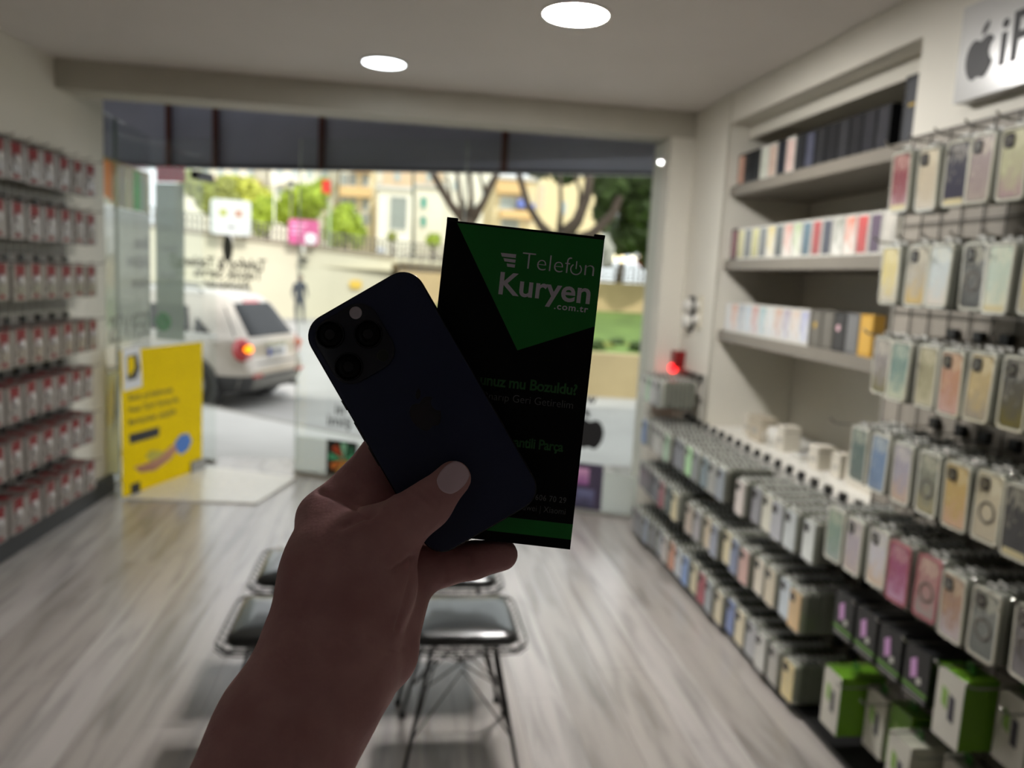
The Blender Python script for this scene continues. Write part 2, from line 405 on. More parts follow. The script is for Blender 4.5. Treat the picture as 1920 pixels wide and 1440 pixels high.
decal_f('pink_print', 1080, 876, 1103, 910, blend('poster_pink', (216, 160, 200), (150, 90, 150)), g, .0095); decal_f('phone_print', 1080, 915, 1112, 958, blend('poster_blue', (110, 112, 150), (58, 56, 78)), g, .0095)
g = tag(decal_f('window_poster', 613, 823, 668, 896, mat('poster_black', (20, 24, 22), .4), None), 'dark picture with green and orange fan on the glass by the fingers', 'poster')
fc = fp(645, 862, .0095)
for i in range(9):
    a0 = PI*2*i/9; b = MB(); Mx = frame(fc, FUi, (0, 0, 1)); Lr = .13
    b.prism([(0, 0), (Lr*math.cos(a0), Lr*math.sin(a0)), (Lr*math.cos(a0+.45), Lr*math.sin(a0+.45))], 0, .0004, lambda a, c, d: tuple(Mx@Vector((max(-.13, min(.09, a)), c, d))))
    b.build('fan_blade', mat('fan_%d' % (i % 4 if i < 5 else 4+i % 2), [(84, 190, 140), (40, 120, 84), (150, 220, 180), (200, 80, 40), (240, 180, 90), (230, 130, 50)][i % 4 if i < 5 else 4+i % 2], .4), g)
# grey-green banner by the door with a green round telephone mark
g = tag(decal_f('window_banner', 291, 343, 346, 640, glass('banner_film', (.75, .8, .76), .66, (170, 182, 168)), None), 'tall grey green banner film on the glass behind the open door', 'banner')
Mx = fM(306, 603, .011)
MB().lathe([(.075, 0), (.075, .0012)], n=24, M=Mx).build('green_disc', mat('disc_green', (10, 150, 50), .4), g)
MB().tube([Mx@Vector((-.03, .035, .002)), Mx@Vector((-.022, -.005, .002)), Mx@Vector((.01, -.03, .002)), Mx@Vector((.035, -.032, .002))], .009, 6).build('handset_mark', mat('mark_white', (90, 180, 110), .4), g)
text('Teknik', .06, M_txtg, fM(300, 470, .01), g); text('Servis', .06, M_txtg, fM(300, 520, .01), g)
g = tag(decal_f('window_banner', 293, 312, 347, 342, glass('red_film', (.8, .4, .45), .88, (232, 84, 108)), None, .012), 'small red banner above the grey green one', 'banner')
# side glass prints
def sdec(name, y0, y1, z0, z1, m, parent, off=.007): return MB().box(SX+off, SX+off+.0006, y0, y1, z0, z1).build(name, m, parent)
g = tag(sdec('window_banner', 5.665, 6.66, 1.93, 2.24, glass('stripe_film', (.9, .88, .7), .6, (206, 196, 150)), None), 'striped colourful banner high on the left side glass', 'banner')
for (y0, y1, c, z0) in ((5.67, 5.80, (240, 140, 24), 1.98), (5.80, 5.86, (214, 120, 30), 1.96), (5.99, 6.08, (120, 108, 84), 1.94), (6.14, 6.24, (188, 178, 130), 1.93), (6.28, 6.44, (70, 190, 80), 1.94), (6.46, 6.54, (150, 190, 160), 1.94)):
    sdec('stripe', y0, y1, z0, 2.22, mat('stripe_%d' % c[0], c, .4), g, .0085)
g = tag(sdec('window_film', 5.665, 6.66, .98, 1.925, glass('side_frost', (1, 1, 1), .6, (228, 230, 220)), None), 'frosted film with faint mirrored writing on the left side glass', 'film')
for (yy, z, t, sz) in ((6.62, 1.66, 'Ekran', .13), (6.62, 1.53, 'Değişimi', .12), (6.62, 1.37, 'Onarım', .12), (6.62, 1.0, 'SERVİS', .26)):
    text(t, sz, M_txtg, mir(frame((SX+.009, 5.70 if 0 else 6.60, z), (0, 1, 0), (0, 0, 1))) if 0 else mir(frame((SX+.009, 6.62, z), (0, 1, 0), (0, 0, 1))), g, offset=.001, space=1.1)
g = tag(sdec('window_poster', 5.67, 5.92, .06, .80, mat('poster_cream', (226, 228, 196), .4), None), 'cream poster with a yellow triangle low on the left side glass', 'poster')
MB().prism([(5.69, .62), (5.80, .78), (5.86, .5), (5.72, .42)], SX+.0085, SX+.009, lambda a, b_, d: (d, a, b_)).build('yellow_print', mat('print_yellow', (226, 206, 40), .4), g)
MB().prism([(5.84, .66), (5.88, .76), (5.89, .5), (5.80, .34)], SX+.0092, SX+.0097, lambda a, b_, d: (d, a, b_)).build('dark_print', mat('print_dark', (60, 70, 50), .4), g)

# glass door, standing open, hinged at the far side
hp = Vector((-1.5, 6.30, 0)); dp = Vector((-1.81, 5.44, 0)); DU = (hp-dp).normalized(); DN = Vector((DU.y, -DU.x, 0))   # DN faces the room
def dbox(b, s0, s1, n0, n1, z0, z1):
    q = lambda s, n, z: tuple(dp+DU*s+DN*n+Vector((0, 0, z)))
    return b.add([q(s, n, z) for z in (z0, z1) for n in (n0, n1) for s in (s0, s1)], [(0, 2, 3, 1), (4, 5, 7, 6), (0, 1, 5, 4), (2, 6, 7, 3), (0, 4, 6, 2), (1, 3, 7, 5)])
DW = (hp-dp).length
door = struct(dbox(MB(), 0, DW, -.005, .005, .01, 2.35).build('door_1', glass('door_glass', (.97, .98, .975), refl=1.)))
dbox(MB(), DW-.16, DW+.02, -.02, .02, .0, .09).build('floor_hinge', M_chrome, door)
dbox(MB(), DW-.10, DW+.10, -.03, .03, 2.18, 2.24).build('top_hinge', M_plastic, door)
def dq(px, py, off=.006): p = onp(px, py, dp+DN*off, np.array(DN)); return (Vector(p)-dp).dot(DU), p[2]
Mdo = lambda s, z, off: frame(dp+DU*s+DN*off+Vector((0, 0, z)), DU, (0, 0, 1))
M_yel = mat('poster_yellow', (240, 208, 0), .6, var=.03, spec=.08)
yp = tag(dbox(MB(), .005, DW-.01, .006, .0075, .01, .99).build('door_poster', M_yel), 'tall yellow poster with a hand on the open glass door', 'poster')
def dpoly(name, pts, m, off):
    q = [dq(*p) for p in pts]
    return MB().prism(q, off, off+.0006, lambda a, b_, d: tuple(dp+DU*a+DN*d+Vector((0, 0, b_)))).build(name, m, yp)
dpoly('white_tab', [(229, 655), (262, 648), (266, 724), (231, 734)], mat('tab_white', (224, 226, 228), .4), .0078)
dpoly('black_mark', [(237, 668), (256, 663), (262, 690), (255, 710), (238, 714)], M_txt, .0086)
dpoly('yellow_mark', [(238, 670), (250, 667), (252, 690), (243, 706), (239, 700)], M_yel, .0094)
for i, (t, y0) in enumerate((('Bütün yol kaldırımda', 752), ('Hasar Tamir Sonrası Bu', 774), ('Merkezinden ulaşabilir', 798))):
    s, z = dq(240, y0); text(t, .056, mat('text_olive', (70, 62, 10), .5), Mdo(s, z, .0082), yp, offset=.0008)
dpoly('dark_label', [(241, 815), (298, 800), (298, 817), (243, 833)], M_txt, .008)
dpoly('arm_print', [(250, 876), (262, 886), (290, 882), (318, 862), (337, 838), (332, 828), (318, 838), (300, 856), (276, 868)], blend('print_skin', (196, 140, 90), (150, 90, 60), scale=5), .0084)
dpoly('sleeve_print', [(327, 830), (338, 815), (352, 812), (359, 826), (352, 843), (338, 853), (331, 845)], mat('print_blue', (70, 124, 206), .5), .0088)
dpoly('device_print', [(272, 856), (282, 844), (310, 846), (300, 862), (284, 868)], mat('print_olive', (190, 178, 60), .5), .008)
dpoly('black_mark', [(244, 909), (262, 902), (263, 927), (246, 934)], M_txt, .0084)

# pale mat at the doorway
q = [onz(232, 937, .0), onz(480, 946, .0), onz(555, 898, 0), onz(378, 874, 0)]
b = MB(); b.add([(p[0], p[1], .0005) for p in q]+[(p[0]*.995, p[1], .012) for p in q], [(3, 2, 1, 0), (4, 5, 6, 7)]+[(i, (i+1) % 4, 4+(i+1) % 4, 4+i) for i in range(4)])
tag(b.build('doormat', mat('mat_pale', (232, 229, 220), .25, var=.05, scale=20)), 'pale flat entrance mat lying inside the doorway', 'doormat')

# sign board hanging outside above the glazing, seen from its back
sb = tag(fbox(MB(), -.6, 7.5, -.42, -.36, 2.345, 3.2).build('fascia_sign', mat('sign_back', (170, 173, 196), .5, var=.12, scale=1.2)), 'long dark grey sign board seen from behind above the glazing', 'sign board')
for px in (316, 404, 603, 947):
    p = onp(px, 270, FP-FN*.34, np.array(FN)); s = fs(p)
    fbox(MB(), s-.022, s+.022, -.355, -.325, 2.345, 2.95).build('post', mat('brown_steel', (92, 50, 46), .5), sb)
fbox(MB(), -.6, 7.5, -.356, -.33, 2.345, 2.365).build('bottom_rail', mat('rail_dark', (40, 40, 42), .5), sb)
struct(MB().box(-6.0, 2.6, 5.27, 8.2, 2.95, 3.2).build('trim_4', mat('soffit', (60, 60, 60), .7)))
# the rest of the building over and beside the shop keeps the street in its shade
ub = MB(); ub.box(-9, 9, -6, 5.2, 3.22, 8.5)
ub.box(-9, -2.35, 5.66, 5.9, -.5, 3.2); ub.box(2.35, 9, 5.0, 5.2, -.5, 3.2)
struct(ub.build('trim_5', mat('facade_render', (170, 164, 150), .8)))

# ================================================================== RIGHT WALL GOODS
XH = XW      # wall plane the grids hang on
M_sh = mat('shelf_grey', (126, 120, 110), .45, var=.03)
for i, (z, nm) in enumerate(((2.115, 'top'), (1.705, 'middle'), (1.303, 'lowest'))):
    s = tag(MB().box(1.812, 2.30, 2.746, 4.449, z, z+.055).build('wall_shelf', M_sh), '%s grey shelf in the wall niche' % nm, 'shelf')
# boxes on the shelves
def bx(name, w_, h, d, mb, mp, label, group, loc, rz=0., logo=None, side=None):
    """phone box: body + printed front, standing, front towards the room (-x)"""
    key = (w_, h, d)
    o = MB().box(0, d, -w_/2, w_/2, 0, h).build(name, mb)
    o.location = loc; o.rotation_euler = (0, 0, rz); tag(o, label, 'box', group)
    MB().box(-.0012, 0, -w_/2*.80, w_/2*.80, h*.07, h*.93).build('front_print', mp, o)
    MB().box(-.0006, d+.0006, -w_/2-.0006, w_/2+.0006, h*.62, h*.625).build('lid_seam', M_plastic if side else M_seam, o)
    return o
M_seam = mat('seam_grey', (120, 118, 112), .6)
M_bk = mat('box_black', (26, 27, 30), .4); M_bkp = mat('box_black_print', (44, 45, 50), .3); M_wh = mat('box_white', (206, 204, 196), .4); M_slate = mat('box_slate', (70, 74, 84), .35)
top = [('black', (196, 150, 130), 'a peach front'), ('black', (24, 25, 30), 'a plain dark front'), ('black', (20, 22, 26), 'a plain dark front'), ('white', (196, 200, 186), 'a pale green front'), ('white', (198, 172, 156), 'a beige front'), ('black', (30, 34, 46), 'a navy front'), ('white', (208, 180, 172), 'a pink front')]
top += [('black', c, n) for c, n in (((40, 41, 46), 'a dark front'), ((78, 80, 96), 'a slate front'), ((44, 44, 47), 'a dark front'), ((34, 34, 38), 'a dark front'), ((50, 50, 54), 'a dark front'), ((36, 36, 40), 'a dark front'), ((46, 46, 52), 'a dark front'), ((54, 54, 60), 'a dark front'))]
for i, (bc, c, n) in enumerate(top):
    y = 4.37-i*.096
    bx('phone_box', .088, .172, .05+.004*(i % 3), M_bk if bc == 'black' else M_wh, mat('top_print_%d' % i, c, .3, var=.15, scale=20),
       '%s phone box, %s, %s from far end of top shelf' % (bc, n, ORD[i]), 'phone boxes on the top shelf', (1.836, y, 2.17), side=1)
o = bx('carton', .17, .255, .30, M_bk, mat('carton_dark', (58, 60, 66), .5), 'large dark carton at the near end of the top shelf', None, (1.85, 2.845, 2.17), side=1)
MB().box(-.003, -.0012, .01, .05, .14, .15).build('gold_mark', mat('gold_mark', (176, 146, 50), .4), o)
mid = [(150, 96, 110), (226, 220, 160), (110, 116, 116), (222, 218, 150), (120, 124, 124), (214, 190, 90), (84, 92, 92), (200, 120, 100), (150, 170, 110), (80, 110, 126), (176, 56, 54), (56, 56, 74), (120, 120, 104), (206, 100, 60), (206, 70, 66), (96, 72, 96), (214, 208, 196)]
midn = ['plum', 'pale yellow', 'grey', 'lemon', 'grey', 'white and yellow', 'dark teal', 'coral', 'light green', 'blue', 'red', 'navy', 'olive', 'orange', 'bright red', 'purple', 'off-white']
for i, c in enumerate(mid):
    y = 4.375-i*.092
    bx('phone_box', .086, .172, .055, M_wh if i else M_bk, blend('mid_print_%d' % i, c, (230, 228, 220) if i in (7, 8, 12, 13, 5) else tuple(int(x*.75) for x in c), noise=.7),
       'phone box with %s picture, %s from far end of middle shelf' % (midn[i], ORD[i]), 'phone boxes on the middle shelf', (1.834, y, 1.76))
low = [(206, 206, 204), (200, 130, 100), (120, 130, 150), (160, 178, 196), (180, 100, 96), (130, 170, 176), (200, 200, 196), (190, 140, 110), (150, 130, 150), (206, 180, 160), (150, 150, 190)]
lown = ['plain silver', 'orange and blue', 'grey blue', 'light blue', 'red', 'aqua', 'plain pale', 'tan', 'mauve', 'cream', 'lilac']
for i, c in enumerate(low):
    y = 4.37-i*.0885
    bx('phone_box', .087, .165, .055, M_wh, blend('low_print_%d' % i, c, (214, 218, 222), noise=.75),
       'phone box with %s picture, %s from far end of lowest shelf' % (lown[i], ORD[i]), 'phone boxes on the lowest shelf', (1.834, y, 1.358))
dk = [((92, 88, 80), 'grey box with a small gold mark'), ((96, 92, 84), 'plain grey box'), ((44, 42, 42), 'black box with a pink dot'), ((104, 104, 104), 'mid grey box'), ((196, 152, 60), 'golden yellow box')]
for i, (c, n) in enumerate(dk):
    y = 3.375-i*.098
    o = bx('accessory_box', .092, .168, .05, mat('dk_%d' % i, c, .45), mat('dkp_%d' % i, tuple(min(255, x+12) for x in c), .4), n+' right of the white boxes, lowest shelf', None, (1.834, y, 1.358))
    if i in (0, 2): MB().lathe([(.014, 0), (.014, .0006)], n=14, M=Matrix.Translation((-.0018, .01, .10))@Matrix.Rotation(-PI/2, 4, 'Y')).build('round_mark', mat('rm%d' % i, ((196, 160, 60), (), (220, 180, 186))[i], .4), o)
# things on the white counter
M_pap = mat('paper_white', (216, 210, 196), .5)
cb = [(4.20, .075, .085, 'small white box beside a beige box at the far end of the white counter'), (4.06, .14, .10, 'wide beige box at the far end of the white counter'), (3.80, .07, .10, 'upright white box, third thing on the white counter'),
      (3.42, .07, .085, 'low white box near the middle of the white counter'), (3.26, .06, .085, 'narrow white box beside the low one on the counter'), (3.04, .17, .09, 'long cream box nearest the hanging cases on the counter')]
for i, (y, w_, h, n) in enumerate(cb):
    w_ *= 1.15; h *= 1.3
    o = MB().box(0, .09, -w_/2, w_/2, 0, h).build('counter_box', M_pap if i != 1 else mat('beige_card', (186, 176, 156), .5)); o.location = (1.93-.02*(i % 2), y, .79); tag(o, n, 'box', 'small boxes on the white counter')
    MB().box(-.001, .0905, -w_/2-.0006, w_/2+.0006, h*.78, h*.80).build('lid_seam', M_seam, o)
    MB().box(-.0008, 0, -w_*.25, w_*.25, h*.3, h*.55).build('front_label', mat('label_grey', (168, 164, 156), .5), o)
mug = tag(empty('mug', (1.97, 3.93, .79)), 'white mug standing on the counter between the beige and the upright box', 'mug')
MB().lathe([(.036, 0), (.040, .005), (.041, .095), (.037, .095), (.035, .01)], n=20).build('cup', M_wh, mug, True)
MB().tube([(-.038, 0, .075), (-.062, 0, .068), (-.066, 0, .045), (-.055, 0, .025), (-.038, 0, .02)], .005, 6).build('handle', M_wh, mug, True)
o = tag(MB().prism(rrect(.16, .10, .02), 0, .028).build('charger', M_wh, None), 'flat rounded white charger lying on the counter', 'charger'); o.location = (1.99, 3.60, .79)
MB().tube([(.05, -.03, .014), (.09, -.05, .006), (.12, .0, .006), (.10, .06, .006)], .0035, 6).build('cable', M_wh, o)
MB().prism(rrect(.12, .07, .015), .028, .030).build('top_plate', mat('plate_grey', (190, 190, 186), .3), o)

# wire grids
def grid(name, y0, y1, z0, z1, label):
    b = MB(); x = XH-.010
    n = int((y1-y0)/.1)
    for i in range(n+1): y = y0+(y1-y0)*i/n; b.tube([(x, y, z0), (x, y, z1)], .0022, 4)
    m_ = int((z1-z0)/.1)
    for i in range(m_+1): z = z0+(z1-z0)*i/m_; b.tube([(x-.004, y0, z), (x-.004, y1, z)], .0026, 4)
    o = b.build(name, M_wireb); return tag(o, label, 'display grid')
grid('wire_grid', .6, 2.72, .03, 2.16, 'dark wire display grid on the near panel of the right wall')
grid('wire_grid', 2.76, 4.90, .03, .735, 'dark wire display grid below the white counter')
grid('wire_grid', 4.47, 4.93, .80, 1.08, 'small wire display grid on the column by the red alarm')

# hooks
def hook_mesh(L):
    b = MB(); b.tube([(-.018, 0, 0), (-L+.01, 0, 0), (-L-.012, 0, .004), (-L-.026, 0, .018)], .0032, 6)
    return b.build('display_hook', M_chrome)
HK = {}
def hook(L, loc, label, rz=0., group='display hooks on the right wall'):
    if L not in HK:
        o = hook_mesh(L); b = MB().box(-.024, -.004, -.017, .017, -.006, .030).build('hook_base', M_plastic, o); HK[L] = reg(o)
    else: o = ncopy(HK[L])
    o.location = loc; o.rotation_euler = (0, 0, rz); tag(o, label, 'hook', group); return o

# the cased boxes
M_tray = mat('frosted_tray', (158, 160, 150), .22, coat=.6, var=.05, spec=.7)
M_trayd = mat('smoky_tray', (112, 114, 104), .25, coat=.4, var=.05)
M_rim = mat('clear_rim', (224, 222, 206), .15, coat=1., spec=.8)
M_tab = mat('hang_tab', (206, 206, 200), .3)
def box_mesh(w_, h, t, m):
    b = MB(); b.prism(rrect(w_, h, .014, 3, 0, -h/2), 0, t, lambda a, c, d: (d, a, c))     # x from 0 (front) back to t
    b.mi = 1; b.prism([(-.018, -.002), (.018, -.002), (.014, .016), (-.014, .016)], t*.3, t*.3+.0015, lambda a, c, d: (d, a, c))
    return b.build('phone_case_box', [m, M_tab])
PRT = {}
NEARW, NEARH, NT = .098, .190, .022
def case_front(style, ca, cb, rim=None):
    """a prototype with its parts for one look"""
    o = box_mesh(NEARW, NEARH, NT, M_tray)
    zc = -NEARH/2
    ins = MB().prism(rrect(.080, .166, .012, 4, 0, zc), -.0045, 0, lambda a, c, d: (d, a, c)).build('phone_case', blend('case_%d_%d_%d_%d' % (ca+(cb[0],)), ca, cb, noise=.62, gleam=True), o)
    fr = MB(); po = rrect(.094, .184, .014, 4, 0, zc); pi_ = rrect(.084, .172, .012, 4, 0, zc); n = len(po)
    vs = [(0, a, c) for a, c in po]+[(-.006, a, c) for a, c in po]+[(-.006, a, c) for a, c in pi_]+[(0, a, c) for a, c in pi_]
    fr.add(vs, [(i+k*n, (i+1) % n+k*n, (i+1) % n+(k+1)*n, i+(k+1)*n) for k in range(3) for i in range(n)]); fr.build('rim', rim or M_rim, o)
    if 'c' in style:      # camera window
        MB().prism(rrect(.034, .036, .009, 3, .018, -.036), -.0075, -.0045, lambda a, c, d: (d, a, c)).build('camera_window', mat('camera_dark', (58, 54, 54), .25), o)
        for (a, c) in ((.026, -.027), (.026, -.045), (.010, -.036)):
            MB().lathe([(.0062, 0), (.0062, .0015)], n=10, M=Matrix.Translation((-.0075, a, c))@Matrix.Rotation(-PI/2, 4, 'Y')).build('lens_hole', mat('lens_rim', (150, 148, 140), .2, metal=.6), o)
    if 'r' in style:      # magnet ring
        b = MB(); n = 24
        for k, (r0, x) in enumerate(((.029, -.0048), (.029, -.0062), (.023, -.0062), (.023, -.0048))):
            b.v += [(x, r0*math.cos(2*PI*j/n), -.108+r0*math.sin(2*PI*j/n)) for j in range(n)]
        for k in range(3):
            for j in range(n): b.f.append((k*n+j, k*n+(j+1) % n, (k+1)*n+(j+1) % n, (k+1)*n+j)); b.m.append(0)
        b.build('magnet_ring', mat('ring_grey', (104, 98, 92), .35), o)
    if 'b' in style:      # bottom band
        MB().box(-.0055, -.0045, -.036, .036, -.180, -.164).build('bottom_band', mat('band_cream', (216, 204, 160), .3), o)
    return reg(o)
near_spec = [   # (description, main colour, second colour, style)
 [('maroon', (132, 52, 62), (176, 140, 142), 'b'), ('cream with a dark red camera', (200, 186, 160), (206, 196, 176), 'c'), ('dark navy', (52, 50, 66), (60, 56, 74), 'b'), ('dusty mauve', (150, 132, 130), (170, 156, 146), 'c'), ('clear flowery', (190, 190, 150), (176, 150, 150), 'c'), ('clear ring', (120, 116, 108), (150, 146, 134), 'cr')],
 [('cream with a yellow spot', (214, 196, 120), (206, 200, 186), ''), ('silver and gold', (180, 174, 160), (210, 180, 110), 'c'), ('pale iridescent', (196, 206, 206), (216, 206, 190), ''), ('dark grey ringed', (112, 112, 108), (84, 84, 82), 'cr'), ('mint cream', (190, 206, 188), (222, 218, 190), 'b'), ('gold ringed', (216, 200, 130), (190, 184, 160), 'r')],
 [('grey violet', (140, 134, 134), (124, 118, 80), ''), ('teal', (110, 140, 134), (196, 200, 172), ''), ('olive cream', (150, 144, 110), (196, 190, 160), ''), ('peach', (190, 140, 112), (206, 170, 160), 'c'), ('gold glitter', (196, 174, 124), (160, 152, 140), 'c'), ('charcoal and olive', (78, 78, 80), (104, 96, 50), 'c'), ('pastel green', (170, 174, 130), (130, 150, 140), 'c')],
 [('dark teal', (84, 104, 100), (110, 120, 112), ''), ('blue', (104, 130, 164), (130, 150, 176), ''), ('lilac peach', (160, 156, 172), (204, 176, 150), ''), ('olive grey', (120, 124, 110), (160, 150, 110), 'r'), ('gold and peach', (206, 176, 110), (220, 184, 156), 'c'), ('cream with a brown ring', (202, 192, 166), (196, 186, 162), 'cr'), ('charcoal', (74, 74, 76), (88, 88, 90), 'b'), ('violet', (110, 92, 150), (150, 140, 190), '')],
 [('sea green', (120, 146, 128), (160, 172, 164), ''), ('lilac', (170, 160, 170), (196, 180, 170), 'c'), ('silver white', (206, 204, 212), (216, 190, 160), 'c'), ('magenta', (160, 66, 112), (206, 160, 190), ''), ('rose framed', (180, 132, 130), (160, 150, 146), 'r'), ('peach brown', (170, 132, 104), (196, 186, 190), 'c'), ('grey ringed', (128, 132, 126), (116, 120, 116), 'cr'), ('smoky ringed', (110, 106, 108), (130, 126, 128), 'cr')]]
boxp = {}
def plain_box(kind='near'):
    if kind not in boxp:
        w_, h, t = {'near': (NEARW, NEARH, NT), 'low': (.094, .162, .021)}[kind]
        boxp[kind] = box_mesh(w_, h, t, M_trayd); return boxp[kind]
    return ncopy(boxp[kind])
rim_rose = mat('rose_rim', (196, 120, 130), .25, coat=.6)
ncase = 0
rest = MB()
for r, row in enumerate(near_spec):
    zt = [2.05, 1.76, 1.47, 1.172, .88][r]; depth = [2, 2, 3, 6, 8][r]; XF = [1.53, 1.53, 1.52, 1.50, 1.50][r]
    for k, (nm, ca, cb_, st) in enumerate(row):
        y = [2.38, 2.38, 2.38, 2.41, 2.475][r]-k*.1195+random.uniform(-.006, .006)
        xf = XF+random.uniform(-.012, .012); z = zt+random.uniform(-.004, .004)
        L = .30 if r != 3 or k else .36
        hook(L, (XH, y, zt+.008), 'hook of the %s case, %s, near panel' % (nm, ROWW[r]))
        o = case_front(st, ca, cb_, rim_rose if nm in ('rose framed', 'magenta') else None)
        o.location = (xf, y, z); o.rotation_euler = (0, random.uniform(-.03, .03), random.uniform(-.05, .05))
        tag(o, 'boxed %s phone case in front, %s, near panel' % (nm, ROWW[r]), 'phone case', 'boxed phone cases on the near panel'); ncase += 1
        for j in range(1, depth):
            o = plain_box(); o.location = (xf+j*.0255+.004, y+random.uniform(-.004, .004), z+random.uniform(-.004, .003)); o.rotation_euler = (0, 0, random.uniform(-.03, .03))
            tag(o, 'box %s behind the %s case, %s, near panel' % (ORD[j-1], nm, ROWW[r]), 'phone case', 'boxed phone cases on the near panel'); ncase += 1
# lower, farther rows
LW_, LH_, LT = .094, .162, .021
lowcol = {'A': [(110, 134, 178), (150, 150, 146), (180, 180, 174), (150, 148, 142), (150, 178, 150), (110, 110, 118), (104, 104, 112), (160, 206, 150), (120, 124, 124), (108, 122, 128), (150, 150, 146), (140, 146, 152), (176, 168, 150), (206, 196, 190), (140, 140, 144), (206, 204, 188), (170, 172, 176), (190, 196, 196), (206, 210, 206)],
 'B': [(130, 130, 130), (120, 120, 120), (80, 82, 84), (104, 104, 110), (150, 84, 96), (70, 82, 84), (206, 196, 160), (84, 80, 74), (176, 164, 150), (160, 158, 160), (190, 176, 150), (140, 146, 160), (206, 190, 160), (110, 122, 150), (196, 160, 150), (212, 204, 186), (200, 190, 166), (190, 200, 206), (206, 176, 130)],
 'C': [(150, 150, 152), (132, 136, 142), (140, 150, 166), (120, 122, 126), (150, 156, 160), (196, 190, 184), (200, 140, 110), (190, 196, 200), (120, 150, 200), (206, 196, 160), (160, 62, 76), (150, 152, 160), (210, 200, 170), (110, 130, 180), (216, 206, 176), (176, 178, 180), (206, 206, 200), (170, 168, 160), (216, 200, 150)]}
cname = lambda c: ('white' if min(c) > 185 else 'cream' if c[0] > 185 and c[2] < 180 and c[1] > 180 else 'green' if c[1] > c[0]+15 and c[1] > c[2]+10 else 'blue' if c[2] > c[0]+20 else 'red' if c[0] > c[1]+60 else 'orange' if c[0] > c[1]+40 else 'dark grey' if max(c) < 112 else 'grey')
lproto = {}
def low_front(c):
    if c in lproto: return ncopy(lproto[c])
    o = box_mesh(LW_, LH_, LT, M_tray); lproto[c] = o
    MB().prism(rrect(.082, .146, .010, 3, 0, -LH_/2), -.004, 0, lambda a, q, d: (d, a, q)).build('phone_case', blend('lowcase_%d_%d' % (c[0], c[2]), c, tuple(min(255, int(x*1.12)) for x in c), noise=.5), o)
    MB().prism(rrect(.032, .034, .008, 2, .018, -.034), -.006, -.004, lambda a, q, d: (d, a, q)).build('camera_window', mat('camera_dark', (58, 54, 54), .25), o)
    return reg(o)
gapj = {('A', 12), ('B', 7)}
for rn, zt, y0 in (('A', .775, 4.72), ('B', .495, 4.74), ('C', .205, 4.76)):
    cols = lowcol[rn]
    for k in range(19):
        y = y0-k*.1135
        rw_ = {'A': 'upper row under the counter', 'B': 'middle row under the counter', 'C': 'row nearest the floor'}[rn]
        c = cols[k]
        if k % 2 == 0 or True:
            hook(.25, (XH, y, zt+.010), 'wire hook, %s from the far end, %s' % (ORD[k], rw_))
        if (rn, k) in gapj: continue
        xf = 1.505+random.uniform(-.014, .014)
        o = low_front(c); o.location = (xf, y, zt+random.uniform(-.003, .003)); o.rotation_euler = (0, 0, random.uniform(-.05, .05))
        tag(o, 'front %s phone case, %s from the far end, %s' % (cname(c), ORD[k], rw_), 'phone case', 'boxed phone cases below the counter'); ncase += 1
        for j in range(1, 9):
            x = xf+j*.0262
            if ncase < 300 and (j == 1 or (k > 14 and j < 6)):
                o = plain_box('low'); o.location = (x, y, zt); tag(o, 'box %s behind the front case, %s hook from far end, %s' % (ORD[j-1], ORD[k], rw_), 'phone case', 'boxed phone cases below the counter'); ncase += 1
            else:
                dz = random.uniform(-.003, .003); dy = random.uniform(-.003, .003)
                rest.prism(rrect(LW_, LH_, .014, 2, y+dy, zt-LH_/2+dz), x, x+LT, lambda a, q, d: (d, a, q))
                rest.mi = 1; rest.prism([(y-.018, zt-.002), (y+.018, zt-.002), (y+.014, zt+.016), (y-.014, zt+.016)], x+.006, x+.0075, lambda a, q, d: (d, a, q)); rest.mi = 0
tag(rest.build('phone_case_boxes', [M_trayd, M_tab]), 'more greyish phone case boxes packed behind the front ones below the counter', 'phone cases', None, 'stuff')
# the little group on the column
for k, (y, c) in enumerate(((4.86, (170, 168, 160)), (4.76, (150, 150, 150)), (4.66, (160, 196, 160)), (4.55, (108, 110, 108)))):
    hook(.25, (XH, y, 1.045), 'wire hook on the column, %s from the shop front' % ORD[k])
    o = low_front(c); o.location = (1.52, y, 1.035); tag(o, 'front %s phone case under the red alarm, %s from the shop front' % (cname(c), ORD[k]), 'phone case', 'boxed phone cases on the column')
    b = MB()
    for j in range(1, 8):
        o = plain_box('low'); o.location = (1.52+j*.027, y, 1.035); tag(o, 'grey case box under the red alarm, %s behind the front of the %s hook' % (ORD[j-1], ORD[k]), 'phone case', 'boxed phone cases on the column')
# black and green packs, white and green cartons at the near foot of the wall
M_pk = mat('pack_black', (32, 33, 34), .4); M_pg = mat('pack_green', (92, 140, 54), .4); M_pl = mat('pack_pink', (206, 156, 208), .4); M_gs = mat('carton_green', (98, 146, 30), .45)
def black_pack(loc, label, rz=0):
    o = MB().box(0, .13, -.055, .055, -.155, 0).build('accessory_pack', M_pk); o.location = loc; o.rotation_euler = (0, 0, rz); tag(o, label, 'pack', 'black packs near the foot of the right wall')
    MB().prism([(.028, -.045), (.002, -.03), (-.006, -.085), (.022, -.10)], -.0012, 0, lambda a, c, d: (d, a, c)).build('pink_print', M_pl, o)
    MB().prism([(-.004, -.09), (-.022, -.082), (-.026, -.10), (-.008, -.108)], -.0012, 0, lambda a, c, d: (d, a, c)).build('white_print', M_wh, o)
    MB().box(-.0012, 0, -.055, .055, -.132, -.120).build('green_stripe', M_pg, o)
    MB().box(.02, .10, -.0008-.055, .0008-.055, -.03, -.012).build('green_seal', M_pg, o)
    MB().box(-.0010, 0, -.045, .045, -.147, -.141).build('small_print', mat('print_light', (150, 150, 146), .5), o)
    return o
